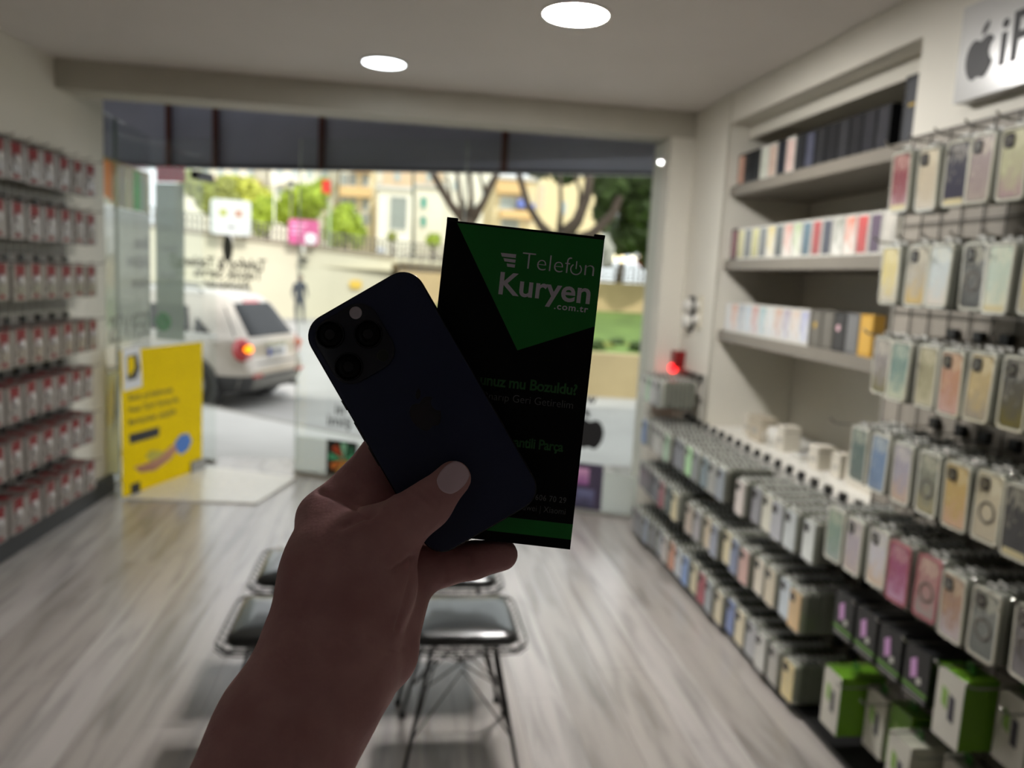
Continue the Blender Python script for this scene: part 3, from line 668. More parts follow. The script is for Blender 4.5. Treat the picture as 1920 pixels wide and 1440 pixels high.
for k, (y, n) in enumerate(((2.40, 'farthest of the four black packs with green stripes'), (2.27, 'second black pack with a green stripe from the far end'), (2.14, 'third black pack with a green stripe from the far end'), (2.01, 'nearest of the four black packs with green stripes'))):
    black_pack((1.51, y, .60), n); hook(.30, (XH, y, .615), 'hook above %s' % n)
def carton(loc, label, w_=.105, h=.17, d=.10, face='white', rz=0.):
    o = MB().box(0, d, -w_/2, w_/2, -h, 0).build('accessory_carton', M_gs if (d > .15 or face == 'green' or 'beside the black' in label) else mat('carton_side', (176, 176, 160), .45)); o.location = loc; o.rotation_euler = (0, 0, rz); tag(o, label, 'carton', 'white and green cartons near the foot of the right wall')
    MB().box(-.0012, 0, -w_/2, w_/2, -h, 0).build('front_panel', mat('carton_white', (206, 204, 192), .4) if face == 'white' else M_gs, o)
    MB().prism([(-w_*.02, -h*.30), (-w_*.22, -h*.33), (-w_*.24, -h*.68), (-w_*.03, -h*.66)], -.0024, -.0012, lambda a, c, d_: (d_, a, c)).build('device_print', mat('print_charcoal', (64, 62, 72), .4), o)
    MB().prism([(w_*.28, -h*.25), (w_*.06, -h*.28), (w_*.04, -h*.55), (w_*.26, -h*.5)], -.0024, -.0012, lambda a, c, d_: (d_, a, c)).build('green_print', mat('print_leaf', (140, 178, 90), .4), o)
    MB().prism([(-.02, 0), (.02, 0), (.014, .028), (-.014, .028)], d*.5, d*.5+.002, lambda a, c, d_: (d_, a, c)).build('hang_tab', mat('tab_green', (50, 120, 34), .4), o)
    return o
M_hg = None
for y, z, n, fc, d in ((1.865, .60, 'white carton with a green side beside the black packs', 'white', .10), (1.745, .60, 'white and green carton, second from the black packs', 'white', .06), (1.625, .60, 'white and green carton, third from the black packs', 'white', .06), (1.505, .60, 'white and green carton at the photo edge', 'white', .06),
                       (2.42, .315, 'white and green carton lowest at the far end of the near panel', 'white', .16), (2.30, .30, 'slim white carton beside the lowest far one', 'white', .04), (2.17, .315, 'bright green carton in the lowest row', 'green', .07), (2.04, .30, 'white carton with a green tab in the lowest row', 'white', .12), (1.91, .30, 'fifth carton of the lowest row, white with a green tab', 'white', .06), (1.79, .30, 'sixth carton of the lowest row, white with a green tab', 'white', .06)):
    o = carton((1.51 if d > .09 else 1.60, y, z), n, d=d, face=fc, h=.20 if z > .5 else .21); hook(.30, (XH, y, z+.018), 'hook above %s' % n)

# sign at the top right
sg = tag(MB().box(XH-.05, XH, .9, 2.47, 2.225, 2.52).build('wall_sign', mat('sign_face', (196, 196, 194), .22, var=.01)), 'white glossy sign with an apple emblem high on the near panel', 'sign')
SM = lambda y, z: frame((XH-.0502, y, z), (0, -1, 0), (0, 0, 1))
apple(.125, mat('sign_black', (34, 34, 36), .5, spec=.25), SM(2.37, 2.355), sg, .002)
text('iPhone', .20, mat('sign_black', (34, 34, 36), .5, spec=.25), SM(2.292, 2.30), sg, offset=.003, ext=.001)
# keypad and alarm lamp on the column side
kp = tag(empty('alarm_keypad', (XH, 4.80, 1.43)), 'white double round sensor on a black plate on the column', 'sensor'); kp.scale = (1.3, 1.45, 1.3)
MB().prism(rrect(.07, .17, .034, 5), -.012, 0, lambda a, c, d: (d, a, c)).build('back_plate', M_plastic, kp)
MB().ball((-.022, 0, .036), .032, sc=(.8, 1, 1.1)).build('upper_dome', M_wh, kp, True); MB().ball((-.022, 0, -.036), .034, sc=(.8, 1, 1.15)).build('lower_dome', M_wh, kp, True)
kp = tag(empty('alarm_keypad', (XH, 4.665, 1.445)), 'second narrower pale sensor right of the double round one', 'sensor'); kp.scale = (1.2, 1.3, 1.4)
MB().prism(rrect(.045, .15, .02, 5), -.010, 0, lambda a, c, d: (d, a, c)).build('back_plate', mat('plate_cream', (206, 200, 180), .4), kp)
MB().ball((-.015, 0, .03), .018).build('upper_dome', M_wh, kp, True); MB().ball((-.015, 0, -.03), .022).build('lower_dome', M_wh, kp, True)
al = tag(empty('alarm_lamp', (XH, 4.90, 1.12)), 'small red alarm lamp glowing on the column', 'alarm'); al.scale = (1.2, 1.25, 1.25)
MB().prism([(-.035, .055), (.035, .055), (.028, -.03), (-.028, -.03)], -.055, 0, lambda a, c, d: (d, a, c)).build('housing', mat('alarm_red', (130, 8, 16), .3), al)
MB().ball((-.05, .0, -.035), .024).build('glowing_lens', emis('red_glow', (255, 30, 34), 3.0), al, True)

# ================================================================== LEFT WALL PACKS
b = MB()
for i in range(60):
    s = -3.0+i*.07
    if s < .86: b.tube([lw(s, .012, .13), lw(s, .012, 2.19)], .0022, 4)
for i in range(30):
    z = .15+i*.07
    if z < 2.2: b.tube([lw(-3.0, .016, z), lw(.84, .016, z)], .0024, 4)
tag(b.build('wire_grid', M_wire), 'pale wire display grid on the left wall', 'display grid')
M_pkb = mat('pack_card', (128, 120, 114), .4, coat=.15, var=.08, scale=30); M_red = mat('pack_red', (112, 20, 26), .5, spec=.25); M_sil = mat('pack_clear', (176, 172, 170), .2, coat=.8); M_shade = mat('pack_grey', (120, 112, 106), .3, coat=.3)
PW, PH, PT = .142, .180, .029
def pack():
    o = MB().prism(rrect(PW, PH, .012, 3, 0, -PH/2), -PT, 0, lambda a, c, d: (d, a, c)).build('cable_pack', M_pkb)
    MB().prism([(-.044, 0), (.044, 0), (.036, -.070), (-.036, -.070)], 0, .0012, lambda a, c, d: (d, a, c-.002)).build('red_header', M_red, o)
    MB().prism([(-.040, -.170), (.040, -.170), (0, -.142)], 0, .0012, lambda a, c, d: (d, a, c)).build('red_foot', M_red, o)
    MB().lathe([(.026, 0), (.024, .008), (.012, .013), (.002, .014)], n=18, M=Matrix.Translation((0, 0, -.078))@Matrix.Rotation(PI/2, 4, 'Y')).build('round_blister', M_sil, o, True)
    MB().prism([(-.046, -.12), (-.02, -.10), (.02, -.10), (.046, -.12), (.03, -.145), (-.03, -.145)], 0, .005, lambda a, c, d: (d, a, c)).build('coiled_cable', M_shade, o)
    return reg(o)
P0 = pack(); Pb = MB().prism(rrect(PW, PH, .012, 3, 0, -PH/2), -PT, 0, lambda a, c, d: (d, a, c)).build('cable_pack', M_pkb)
MB().box(-PT-.0005, .0005, -.038, .038, -.06, .0008).build('red_header', M_red, Pb); reg(Pb)
first = [P0, Pb]; used = [False, False]
LR = -LA
def lhook(L):
    b = MB(); b.tube([(.018, 0, 0), (L-.01, 0, 0), (L+.012, 0, .004), (L+.024, 0, .016)], .003, 6); o = b.build('display_hook', M_chrome)
    MB().box(.004, .022, -.017, .017, -.004, .034).build('hook_base', M_plastic, o); return reg(o)
LH = None
for r, zt in enumerate((2.115, 1.835, 1.537, 1.215, .943, .668, .375)):
    deep = [2, 2, 2, 3, 4, 4, 4][r]
    for k in range(8):
        if r == 0 and k == 7: pass
        s = .800-k*.157+(0 if r < 4 else -.07)
        L = .04+deep*.042
        c_ = 'left wall, %s, %s from the shop front' % (ROWW[r], ORD[k])
        if LH is None: LH = lhook(.215); h = LH
        else: h = ncopy(LH)
        h.location = lw(s, 0, zt+.008); h.rotation_euler = (0, 0, LR); tag(h, 'wire hook on the '+c_, 'hook', 'display hooks on the left wall')
        for j in range(deep):
            i = 0 if j == 0 else 1
            if not used[i]: o = first[i]; used[i] = True
            else: o = ncopy(first[i])
            o.location = lw(s+random.uniform(-.006, .006), .165-j*.034+random.uniform(-.003, .003), zt-random.uniform(0, .008)); o.rotation_euler = (random.uniform(-.02, .02), 0, LR+random.uniform(-.05, .05))
            tag(o, ('front red and white cable pack, ' if j == 0 else 'cable pack %s behind the front one, ' % ORD[j-1])+c_, 'pack', 'red and white packs on the left wall')

# ================================================================== STOOLS
M_cush = mat('black_leatherette', (20, 22, 22), .28, coat=.5, bump=.05, scale=5, spec=.6); M_sw = mat('stool_wire', (60, 58, 56), .3, metal=.6); M_leg = mat('stool_leg', (26, 26, 26), .35)
def stool(x, y, label):
    e = empty('wire_stool', (x, y, 0)); tag(e, label, 'stool', 'four wire stools with black cushions')
    Wd, Dp, z = .39, .43, .452
    # wire seat basket: two rims and the cross wires
    b = MB(); rim = [(a, c, z) for a, c in rrect(Wd, Dp, .07, 6)]; b.tube(rim+rim[:2], .0035, 6); b.build('seat_rim', M_sw, e, True)
    b = MB(); rim = [(a, c, z-.022) for a, c in rrect(Wd-.035, Dp-.035, .06, 6)]; b.tube(rim+rim[:2], .003, 6); b.build('lower_rim', M_sw, e, True)
    b = MB()
    for i in range(11):
        a = -Wd/2+.02+(Wd-.04)*i/10; b.tube([(a, -Dp/2+.004, z), (a, -Dp/2+.03, z-.022), (a, Dp/2-.03, z-.022), (a, Dp/2-.004, z)], .002, 4)
    for i in range(11):
        c = -Dp/2+.02+(Dp-.04)*i/10; b.tube([(-Wd/2+.004, c, z), (-Wd/2+.03, c, z-.022), (Wd/2-.03, c, z-.022), (Wd/2-.004, c, z)], .002, 4)
    b.build('seat_mesh', M_sw, e)
    # cushion, softly domed
    b = MB(); lay = [(0, .95, .0), (.012, 1.0, .0), (.028, .98, 0), (.036, .90, 0), (.041, .6, 0), (.042, .2, 0)]; n = None
    for h, sc, _ in lay:
        p = rrect(.335*sc, .345*sc, .035*sc, 5); n = len(p); b.v += [(a, c, z-.012+h) for a, c in p]
    for i in range(len(lay)-1):
        for j in range(n): b.f.append((i*n+j, i*n+(j+1) % n, (i+1)*n+(j+1) % n, (i+1)*n+j)); b.m.append(0)
    b.f += [tuple(range(n))[::-1], tuple(range((len(lay)-1)*n, len(lay)*n))]; b.m += [0, 0]
    b.build('cushion', M_cush, e, True)
    # splayed legs and the criss-cross struts
    T = [(-.10, -.11), (.10, -.11), (.10, .11), (-.10, .11)]; B = [(-.185, -.19), (.185, -.19), (.185, .19), (-.185, .19)]
    for (tx, ty), (bx_, by_) in zip(T, B):
        b = MB(); b.tube([(tx, ty, z-.025), (bx_, by_, .012)], .0068, 8); b.build('leg', M_leg, e, True)
        b = MB(); b.lathe([(.012, 0), (.012, .014), (.007, .02)], (bx_, by_, 0), 10); b.build('foot_cap', M_leg, e)
    def on(i, t): return (T[i][0]+(B[i][0]-T[i][0])*t, T[i][1]+(B[i][1]-T[i][1])*t, (z-.025)*(1-t)+.012*t)
    for i in range(4):
        j = (i+1) % 4
        mx = ((T[i][0]+T[j][0])*.40, (T[i][1]+T[j][1])*.40, z-.13)
        b = MB(); b.tube([on(i, .72), mx, on(j, .72)], .0034, 6); b.build('strut', M_sw, e)
        b = MB(); b.tube([on(i, .02), (T[i][0]*-.1, T[i][1]*-.1, z-.15), on((i+2) % 4, .35)], .003, 6); b.build('cross_wire', M_sw, e)
    return e
stool(.232, 2.54, 'wire stool with a black cushion, right of the wrist and nearest the camera')
stool(-.335, 2.545, 'wire stool with a black cushion, left of the forearm and nearest the camera')
stool(.215, 3.01, 'wire stool with a black cushion, behind the right hand one')
stool(-.33, 3.02, 'wire stool with a black cushion, behind the left hand one')

# ================================================================== OUTSIDE
ZS = -.52
cA = Vector((-.97, 10.0, 0)); cD = Vector((-.755, .656, 0)).normalized(); cN = Vector((.656, .755, 0)).normalized()
M_pave = mat('pavement', (196, 194, 188), .7, var=.05, scale=2); M_road = mat('asphalt', (168, 166, 162), .8, var=.07, scale=1.5); M_curb = mat('curb_stone', (150, 146, 138), .8)
fl = lambda x: 5.13-.455*(x-1.63)
cy_ = lambda x: 10-(x+.97)*.869
b = MB(); xs = [-12, -6, -2.5, 0, 1.63, 3.2, 4.4]
b.v = [(x, fl(x)+.02, -.012) for x in xs]+[(x, cy_(x), -.40) for x in xs]+[(x, fl(x)+.02, -.7) for x in xs]+[(x, cy_(x), -.7) for x in xs]
n = len(xs); b.f = [(i, i+1, n+i+1, n+i) for i in range(n-1)]+[(n+i, n+i+1, 3*n+i+1, 3*n+i) for i in range(n-1)]+[(0, n, 3*n, 2*n), (n-1, 2*n-1+0, 4*n-1, 3*n-1)]; b.m = [0]*len(b.f)
side = struct(b.build('pavement', M_pave))
b = MB()
for i in range(26):
    p = cA+cD*(-7+i*.8); q = p+cD*.78
    if p.x > 4.4: continue
    b = MB(); b.add([tuple(v+Vector((0, 0, z))) for z in (-.53, -.385) for v in (p-cN*.14, q-cN*.14, q, p)], [(3, 2, 1, 0), (4, 5, 6, 7), (0, 1, 5, 4), (1, 2, 6, 5), (2, 3, 7, 6), (3, 0, 4, 7)]); b.build('curb_stone', M_curb, side)
struct(MB().box(-70, 70, 5.4, 120, -.9, ZS).build('road', M_road))
# retaining wall across the street
WP = np.array([-3.4, 33.5, 0.]); WU = _n((.90, .30, 0)); WNn = np.array([-WU[1], WU[0], 0]) 
def wpt(px, py, off=0.): return onp(px, py, WP+WNn*off, WNn)
M_rwall = mat('wall_cream', (206, 200, 176), .9, var=.03, scale=.6)
def wslab(px0, py0, px1, py1, zb, off, th, m, name, parent=None, pyb=None):
    a, c = wpt(px0, py0, off), wpt(px1, py1, off); d = WNn*th
    lo = [np.array([a[0], a[1], zb]), np.array([c[0], c[1], zb])] if pyb is None else [wpt(px0, pyb[0], off), wpt(px1, pyb[1], off)]
    vs = [lo[0], lo[1], c, a]; vs += [v+d for v in vs]
    return MB().add(vs, [(0, 1, 2, 3), (7, 6, 5, 4), (0, 4, 5, 1), (1, 5, 6, 2), (2, 6, 7, 3), (3, 7, 4, 0)]).build(name, m, parent)
rwl = struct(wslab(120, 403, 735, 484, ZS, 0, .5, M_rwall, 'retaining_wall'))
wslab(120, 400, 737, 481, 0, -.06, .7, mat('coping', (160, 150, 130), .8), 'coping', rwl, (405, 487))
struct(wslab(733, 492, 870, 503, ZS, 1.2, .5, mat('wall_brown', (166, 150, 122), .9), 'retaining_wall'))  # set-back segment, browner and darker than the cream wall
struct(wslab(735, 484, 1010, 506, 0, .6, .7, M_rwall, 'trim_5', None, (493, 514)))
# terrace ground behind the wall
a = wpt(60, 430, .5); c = wpt(1230, 520, .5)
t_ = MB(); t_.add([(a[0]-20, a[1]-4, 1.7), (c[0]+10, c[1], 1.5), (c[0]+60, 130, 1.5), (a[0]-90, 130, 1.7)], [(0, 1, 2, 3)]); struct(t_.build('terrace', mat('terrace_stone', (200, 190, 165), .9)))
# railing
M_rail = mat('railing_grey', (110, 104, 96), .6)
def railing(px0, py0, px1, py1, h, off, n, label):
    a, c = wpt(px0, py0, off), wpt(px1, py1, off); e = MB()
    for k in (1., .55, .12): e.tube([tuple(a+np.array([0, 0, h*k])), tuple(c+np.array([0, 0, h*k]))], .035, 5)
    for i in range(n+1):
        p = a+(c-a)*i/n; e.tube([tuple(p), tuple(p+np.array([0, 0, h]))], .03, 5)
    return tag(e.build('railing', M_rail), label, 'railing')
railing(120, 400, 735, 481, .62, .2, 70, 'thin grey railing along the top of the cream retaining wall')
railing(735, 484, 1000, 504, .7, .7, 40, 'thin grey railing above the brown recessed wall')
def board(name, px0, px1, py0, py1, off, m, label, cat, th=.12, rot=.0):
    a, c = wpt(px0, py1, off), wpt(px1, py0, off); u = _n((c-a)*np.array([1, 1, 0])); wd = np.linalg.norm((c-a)[:2]); ht = c[2]-a[2]
    M_ = frame(a, u, (0, 0, 1)); M_ = M_@Matrix.Rotation(rot, 4, 'Z')
    o = MB().prism(rrect(wd, ht, .12, 3, wd/2, ht/2), 0, th, lambda x, y, d: tuple(M_@Vector((x, y, d)))).build(name, m)
    return tag(o, label, cat), M_, wd, ht
o, Mx, wd, ht = board('billboard', 394, 470, 378, 438, -.4, mat('board_white', (206, 210, 206), .5), 'white rounded board with two small pictures on the retaining wall', 'billboard')
for i, (c1) in enumerate(((170, 176, 100), (180, 140, 120))): MB().box(wd*(.22+.38*i), wd*(.40+.38*i), ht*.52, ht*.72, th0 := .12, .135).build('picture', mat('pic%d' % i, c1, .5), o).matrix_world = Mx
MB().box(wd*.40, wd*.62, ht*.20, ht*.25, .12, .135).build('caption_bar', mat('cap_grey', (120, 110, 116), .5), o).matrix_world = Mx
MB().box(wd*.45, wd*.55, -.35, 0.02, .03, .09).build('post', M_wh, o).matrix_world = Mx
o, Mx, wd, ht = board('billboard', 540, 597, 414, 456, -.3, mat('board_pink', (200, 90, 140), .5), 'pink board with a white patch on the retaining wall', 'billboard')
for i in range(3): MB().box(wd*.08, wd*(.6-.1*i), ht*(.75-.18*i), ht*(.82-.18*i), .12, .13).build('pale_line', mat('line_pink', (240, 180, 214), .5), o).matrix_world = Mx
MB().prism(rrect(wd*.36, ht*.4, .12, 3, wd*.72, ht*.25), .12, .14, lambda x, y, d: (x, y, d)).build('white_patch', mat('patch_white', (226, 236, 240), .5), o).matrix_world = Mx
MB().box(wd*.45, wd*.55, -.35, 0.02, .03, .09).build('post', M_wh, o).matrix_world = Mx
# wall lamp and yellow notice
def at(px, py, d): return cp(px, py, d)
p = wpt(570, 487, -.25); e = tag(empty('wall_lamp', tuple(p)), 'dark box lamp fixed on the cream retaining wall', 'lamp')
MB().prism([(-.17, -.07), (.13, -.07), (.19, 0), (.13, .07), (-.17, .07)], -.1, .12, lambda a, c, d: (a, d, c)).build('lamp_housing', mat('lamp_black', (30, 34, 36), .4), e); MB().box(-.03, .03, .05, .3, -.03, .03).build('bracket', M_rail, e)
o, Mx, wd, ht = board('notice', 655, 678, 526, 541, -.06, mat('notice_yellow', (226, 190, 80), .5), 'small yellow notice on the cream retaining wall just above the phone', 'notice', .04)

# foliage
def leaf_mat(name, c): 
    m = mat(name, c, .6, var=.25, scale=3); b = m.node_tree.nodes['Principled BSDF']; b.inputs['Subsurface Weight'].default_value = 0
    b.inputs['Transmission Weight'].default_value = 0; return m
def crown(name, blobs, n, size, m, parent):
    rng = np.random.RandomState(len(blobs)*17+n); V = []; Fs = []
    tot = sum(r_**2 for _, r_ in blobs)
    for (c, r_) in blobs:
        k = int(n*r_**2/tot); d = rng.normal(size=(k, 3)); d /= np.linalg.norm(d, axis=1)[:, None]
        rad = r_*(.72+.32*rng.rand(k))*(1+.12*np.sin(d[:, 0]*7+d[:, 2]*5)); P = np.array(c)+d*rad[:, None]
        for i in range(k):
            t = rng.normal(size=3); t -= d[i]*t.dot(d[i])*.6; t /= np.linalg.norm(t); q = np.cross(d[i], t); q /= np.linalg.norm(q); s = size*(.6+.8*rng.rand()); o_ = len(V)
            V += [P[i]-t*s, P[i]+q*s*.5+d[i]*s*.15, P[i]+t*s, P[i]-q*s*.5+d[i]*s*.15]; Fs.append((o_, o_+1, o_+2, o_+3))
    b = MB(); b.v = [tuple(map(float, v)) for v in V]; b.f = Fs; b.m = [0]*len(Fs); o = b.build(name, m, parent); o['kind'] = 'stuff'; return o
M_lf = [leaf_mat('leaf_yellow', (186, 190, 72)), leaf_mat('leaf_bright', (160, 180, 50)), leaf_mat('leaf_dark', (64, 84, 34)), leaf_mat('leaf_olive', (150, 156, 80))]
M_brk = mat('bark', (66, 54, 44), .9, var=.2, scale=6)
def bush(px, py, rpx, d, mi, label, name='tree', extra=(), trunk=True, n=1500, grp=None):
    blobs = []
    for (x, y, r_) in [(px, py, rpx)]+list(extra): blobs.append((cp(x, y, d+random.uniform(-.6, .6)), r_*d/F))
    base = cp(px, py, d); e = tag(empty(name, (base[0], base[1], 1.5)), label, 'tree' if name == 'tree' else 'bush', grp)
    loc = Vector(e.location)
    bl = [(np.array(c)-np.array(loc), r_) for c, r_ in blobs]
    inner = MB()
    for c, r_ in bl: inner.ball(tuple(c), r_*.78, 10, 7)
    crown('foliage', bl, n, .16*max(.6, rpx*d/F), M_lf[mi], e)
    i_ = inner.build('inner_foliage', M_lf[mi], e, True)
    if trunk:
        c0 = bl[0][0]; MB().tube([(c0[0], c0[1], -.1), (c0[0]+.05, c0[1], c0[2]*.5), tuple(c0)], [.14, .11, .07], 7).build('trunk', M_brk, e, True)
    return e
bush(398, 372, 34, 38, 3, 'yellow green tree at the left edge behind the white board', extra=[(365, 345, 26), (430, 385, 24), (420, 350, 20)], n=2600)
bush(458, 365, 34, 40, 0, 'broad pale yellow tree above the white board', extra=[(430, 350, 22), (490, 375, 24), (470, 395, 26)], n=2600)
bush(500, 395, 28, 37, 1, 'bright green tree between the two boards', extra=[(487, 420, 22)], n=1800)
bush(560, 378, 34, 39, 1, 'wide bright green tree above the pink board', extra=[(590, 372, 26), (535, 400, 22), (575, 400, 24), (605, 350, 16)], n=2800)
bush(645, 424, 34, 38, 1, 'round bright green tree right of the pink board', extra=[(630, 440, 24), (668, 444, 20), (648, 398, 18)], n=2200)
bush(812, 452, 14, 38, 1, 'small ball shaped bush beside the dark box', 'bush', n=500)
bush(735, 445, 9, 40, 3, 'tiny bush under the large grey window', 'bush', n=300)
# tall poles
for (px, y0, y1, d, r_, nm, lb, m) in ((775, 300, 455, 36, .06, 'pole', 'thin dark green pole in front of the buildings', (70, 84, 70)), (514, 320, 450, 36, .035, 'pole', 'thin white mast above the trees', (220, 220, 214)), (618, 380, 470, 34.6, .05, 'pole', 'pale green post below the red flag', (170, 190, 150))):
    tag(MB().tube([tuple(cp(px, y1, d)*np.array([1, 1, 0])+np.array([0, 0, 1.55])), tuple(cp(px, y1, d)), tuple(cp(px, y0, d))], r_, 6).build(nm, mat('pole_%d' % px, m, .5)), lb, 'pole')
p = cp(546, 345, 36); lp = tag(empty('street_lamp', tuple(p)), 'dark capped street lamp above the pink board', 'street lamp')
MB().lathe([(.02, .14), (.10, .12), (.22, .03), (.24, 0), (.02, -.01)][::-1], n=14).build('lamp_cap', mat('lamp_black', (30, 34, 36), .4), lp, True)
MB().ball((0, 0, -.12), .13).build('globe', M_wh, lp, True); MB().tube([(0, 0, -.2), (0, 0, 1.6-p[2])], .04, 6).build('pole', M_rail, lp); MB().tube([(-.5, 0, -.06), (0, 0, .02)], .025, 5).build('arm', M_rail, lp)
p = cp(612, 350, 36.5); fg = tag(empty('flag', tuple(p)), 'small red flag on a thin staff over the trees', 'flag')
b = MB(); b.v = [(-.2+.4*i/5, .03*math.sin(i*1.6), .55*k-.25-.1*i/5*(1-k)) for k in (0, 1) for i in range(6)]; b.f = [(i, i+1, 7+i, 6+i) for i in range(5)]; b.m = [0]*5
b.build('cloth', mat('flag_red', (214, 50, 36), .6), fg, True); MB().tube([(.2, 0, 1.6-p[2]), (.2, 0, .4)], .015, 5).build('staff', M_rail, fg)
p = cp(715, 470, 34.5); e = tag(empty('globe_lamp', tuple(p)), 'white round globe lamp on the wall railing', 'lamp'); MB().ball((0, 0, 0), .19, 16, 10).build('globe', mat('globe_white', (226, 230, 240), .3), e, True); MB().tube([(0, 0, -.17), (0, 0, 1.6-p[2])], .03, 6).build('stem', M_rail, e)

# buildings beyond
def building(px0, px1, py0, D, m, label, wins, bands=(), zb=1.5, dep=9):
    """front wall in the plane y=D; wins in photo pixels (x0,y0,x1,y1,material)"""
    A = ony(px0, 400, D); B = ony(px1, 400, D); T = ony((px0+px1)/2, py0, D)[2]
    e = tag(empty('building', (A[0], D, zb)), label, 'building'); L = Vector(e.location)
    W_ = B[0]-A[0]; Ht = T-zb
    MB().box(0, W_, 0, dep, 0, Ht).build('wall', m, e)
    MB().box(-.2, W_+.2, -.25, dep+.2, Ht, Ht+.25).build('roof_edge', M_pave, e)
    for (x0, y0, x1, y1, wm) in wins:
        a, c = ony(x0, y1, D), ony(x1, y0, D); x0_, x1_, z0_, z1_ = a[0]-L.x, c[0]-L.x, a[2]-L.z, c[2]-L.z
        f = MB().box(x0_-.08, x1_+.08, -.10, .1, z0_-.08, z0_).box(x0_-.08, x1_+.08, -.10, .1, z1_, z1_+.08).box(x0_-.08, x0_, -.10, .1, z0_, z1_).box(x1_, x1_+.08, -.1, .1, z0_, z1_).build('window', M_wh, e)
        MB().box(x0_, x1_, -.04, .05, z0_, z1_).build('pane', wm, f)
    for (x0, y0, x1, y1, wm) in bands:
        a, c = ony(x0, y1, D), ony(x1, y0, D); MB().box(a[0]-L.x, c[0]-L.x, -.9, 0, a[2]-L.z, c[2]-L.z).build('balcony', wm, e)
    return e
M_b1 = mat('render_white', (226, 222, 206), .9, var=.03, scale=.5); M_b2 = mat('render_cream', (216, 200, 160), .9); M_b3 = mat('render_peach', (218, 192, 160), .9); M_or = mat('render_orange', (210, 176, 124), .9)
M_wg = mat('window_grey', (140, 146, 140), .3); M_wgr = mat('shutter_green', (70, 160, 140), .5); M_wb = mat('window_pale', (176, 188, 186), .3); M_aw = mat('awning_blue', (104, 120, 190), .6)
building(330, 500, 180, 72, M_b1, 'white apartment block with rows of pale windows at the far left', [(x, y, x+12, y+16, M_wb) for x in (352, 380, 408, 436, 464) for y in (318, 286)], [(345, 340, 492, 346, M_b3)])
building(505, 632, 170, 68, M_b1, 'white apartment block with balconies above the pink board', [(x, y, x+10, y+18, M_wb) for x in (520, 548, 576, 604) for y in (318, 350)], [(512, 342, 628, 348, M_b1), (512, 376, 628, 381, M_b1)])
building(636, 698, 190, 64, M_b2, 'cream apartment block with orange bands and grey windows', [(x, y, x+11, y+22, M_wg) for x in (640, 656, 680) for y in (326, 372)]+[(642+i*9, 402, 648+i*9, 420, M_wg) for i in range(6)], [(638, 354, 697, 368, M_or), (662, 312, 697, 324, M_or)])
building(699, 830, 180, 90, M_b3, 'tall peach apartment block behind the white house', [(706, 322, 716, 342, M_b1), (740, 326, 750, 338, M_wb), (800, 326, 808, 340, M_wb), (702, 356, 708, 366, M_wg)])
building(708, 772, 356, 58, M_b1, 'white house with one very large grey window', [(731, 371, 763, 429, M_wg)])
building(778, 834, 352, 68.5, M_b1, 'white house with two green shutters', [(789, 371, 800, 389, M_wgr), (789, 407, 799, 424, M_wgr)])
building(835, 925, 300, 76, M_b1, 'pale building seen between the forked branches', [(850, 340, 860, 356, M_wb), (880, 380, 890, 398, M_wb), (904, 350, 914, 366, M_wb)])
building(926, 1004, 338, 62, M_b2, 'yellowish building with blue awnings behind the big tree', [(938, 372, 966, 396, M_wb), (940, 412, 972, 428, M_wg), (982, 404, 996, 416, M_b3)], [(930, 346, 986, 362, M_or), (936, 398, 1000, 408, M_or), (968, 376, 984, 390, M_aw), (988, 384, 1000, 394, M_aw)])
building(1006, 1130, 330, 80, M_b2, 'pale building mostly hidden by the dark trees', [(1010, 350, 1020, 390, M_b3), (1050, 380, 1062, 400, M_wb)])

# the two forked trees and the dark canopy at the right
def branches(name, lines, d, label, blobs=None, mi=2, n=2500, leaf=.2):
    base = cp(lines[0][0][0], lines[0][0][1], d); e = tag(empty(name, tuple(base)), label, 'tree')
    for ln in lines:
        pts = []; rs = []
        for (x, y, wpx, dd) in ln: pts.append(tuple(cp(x, y, d+dd)-base)); rs.append(wpx*d/F/2)
        MB().tube(pts, rs, 8).build('trunk' if ln is lines[0] else 'branch', M_brk, e, True)
    if blobs:
        bl = [(cp(x, y, d+dd)-base, r_*d/F) for x, y, r_, dd in blobs]; crown('foliage', bl, n, leaf, M_lf[mi], e)
    return e
branches('forked_tree', [[(882, 590, 36, 0), (880, 520, 34, 0), (878, 440, 30, 0), (876, 412, 30, 0)], [(872, 415, 22, 0), (846, 385, 15, 0), (822, 345, 14, 0), (800, 300, 14, 0)], [(874, 410, 14, 0), (862, 370, 9, 0), (856, 310, 7, .2)],
                         [(880, 410, 16, 0), (884, 370, 9, -.1), (880, 310, 8, 0)], [(884, 412, 22, 0), (906, 380, 13, 0), (922, 345, 13, 0), (944, 300, 12, 0)], [(868, 400, 8, 0), (850, 395, 5, 0), (838, 330, 4, 0)], [(912, 370, 7, 0), (900, 330, 5, 0), (898, 300, 4, 0)]],
         24, 'tree with bare forked branches behind the box', [(850, 235, 60, 0), (930, 240, 60, 0)], 2, 900)
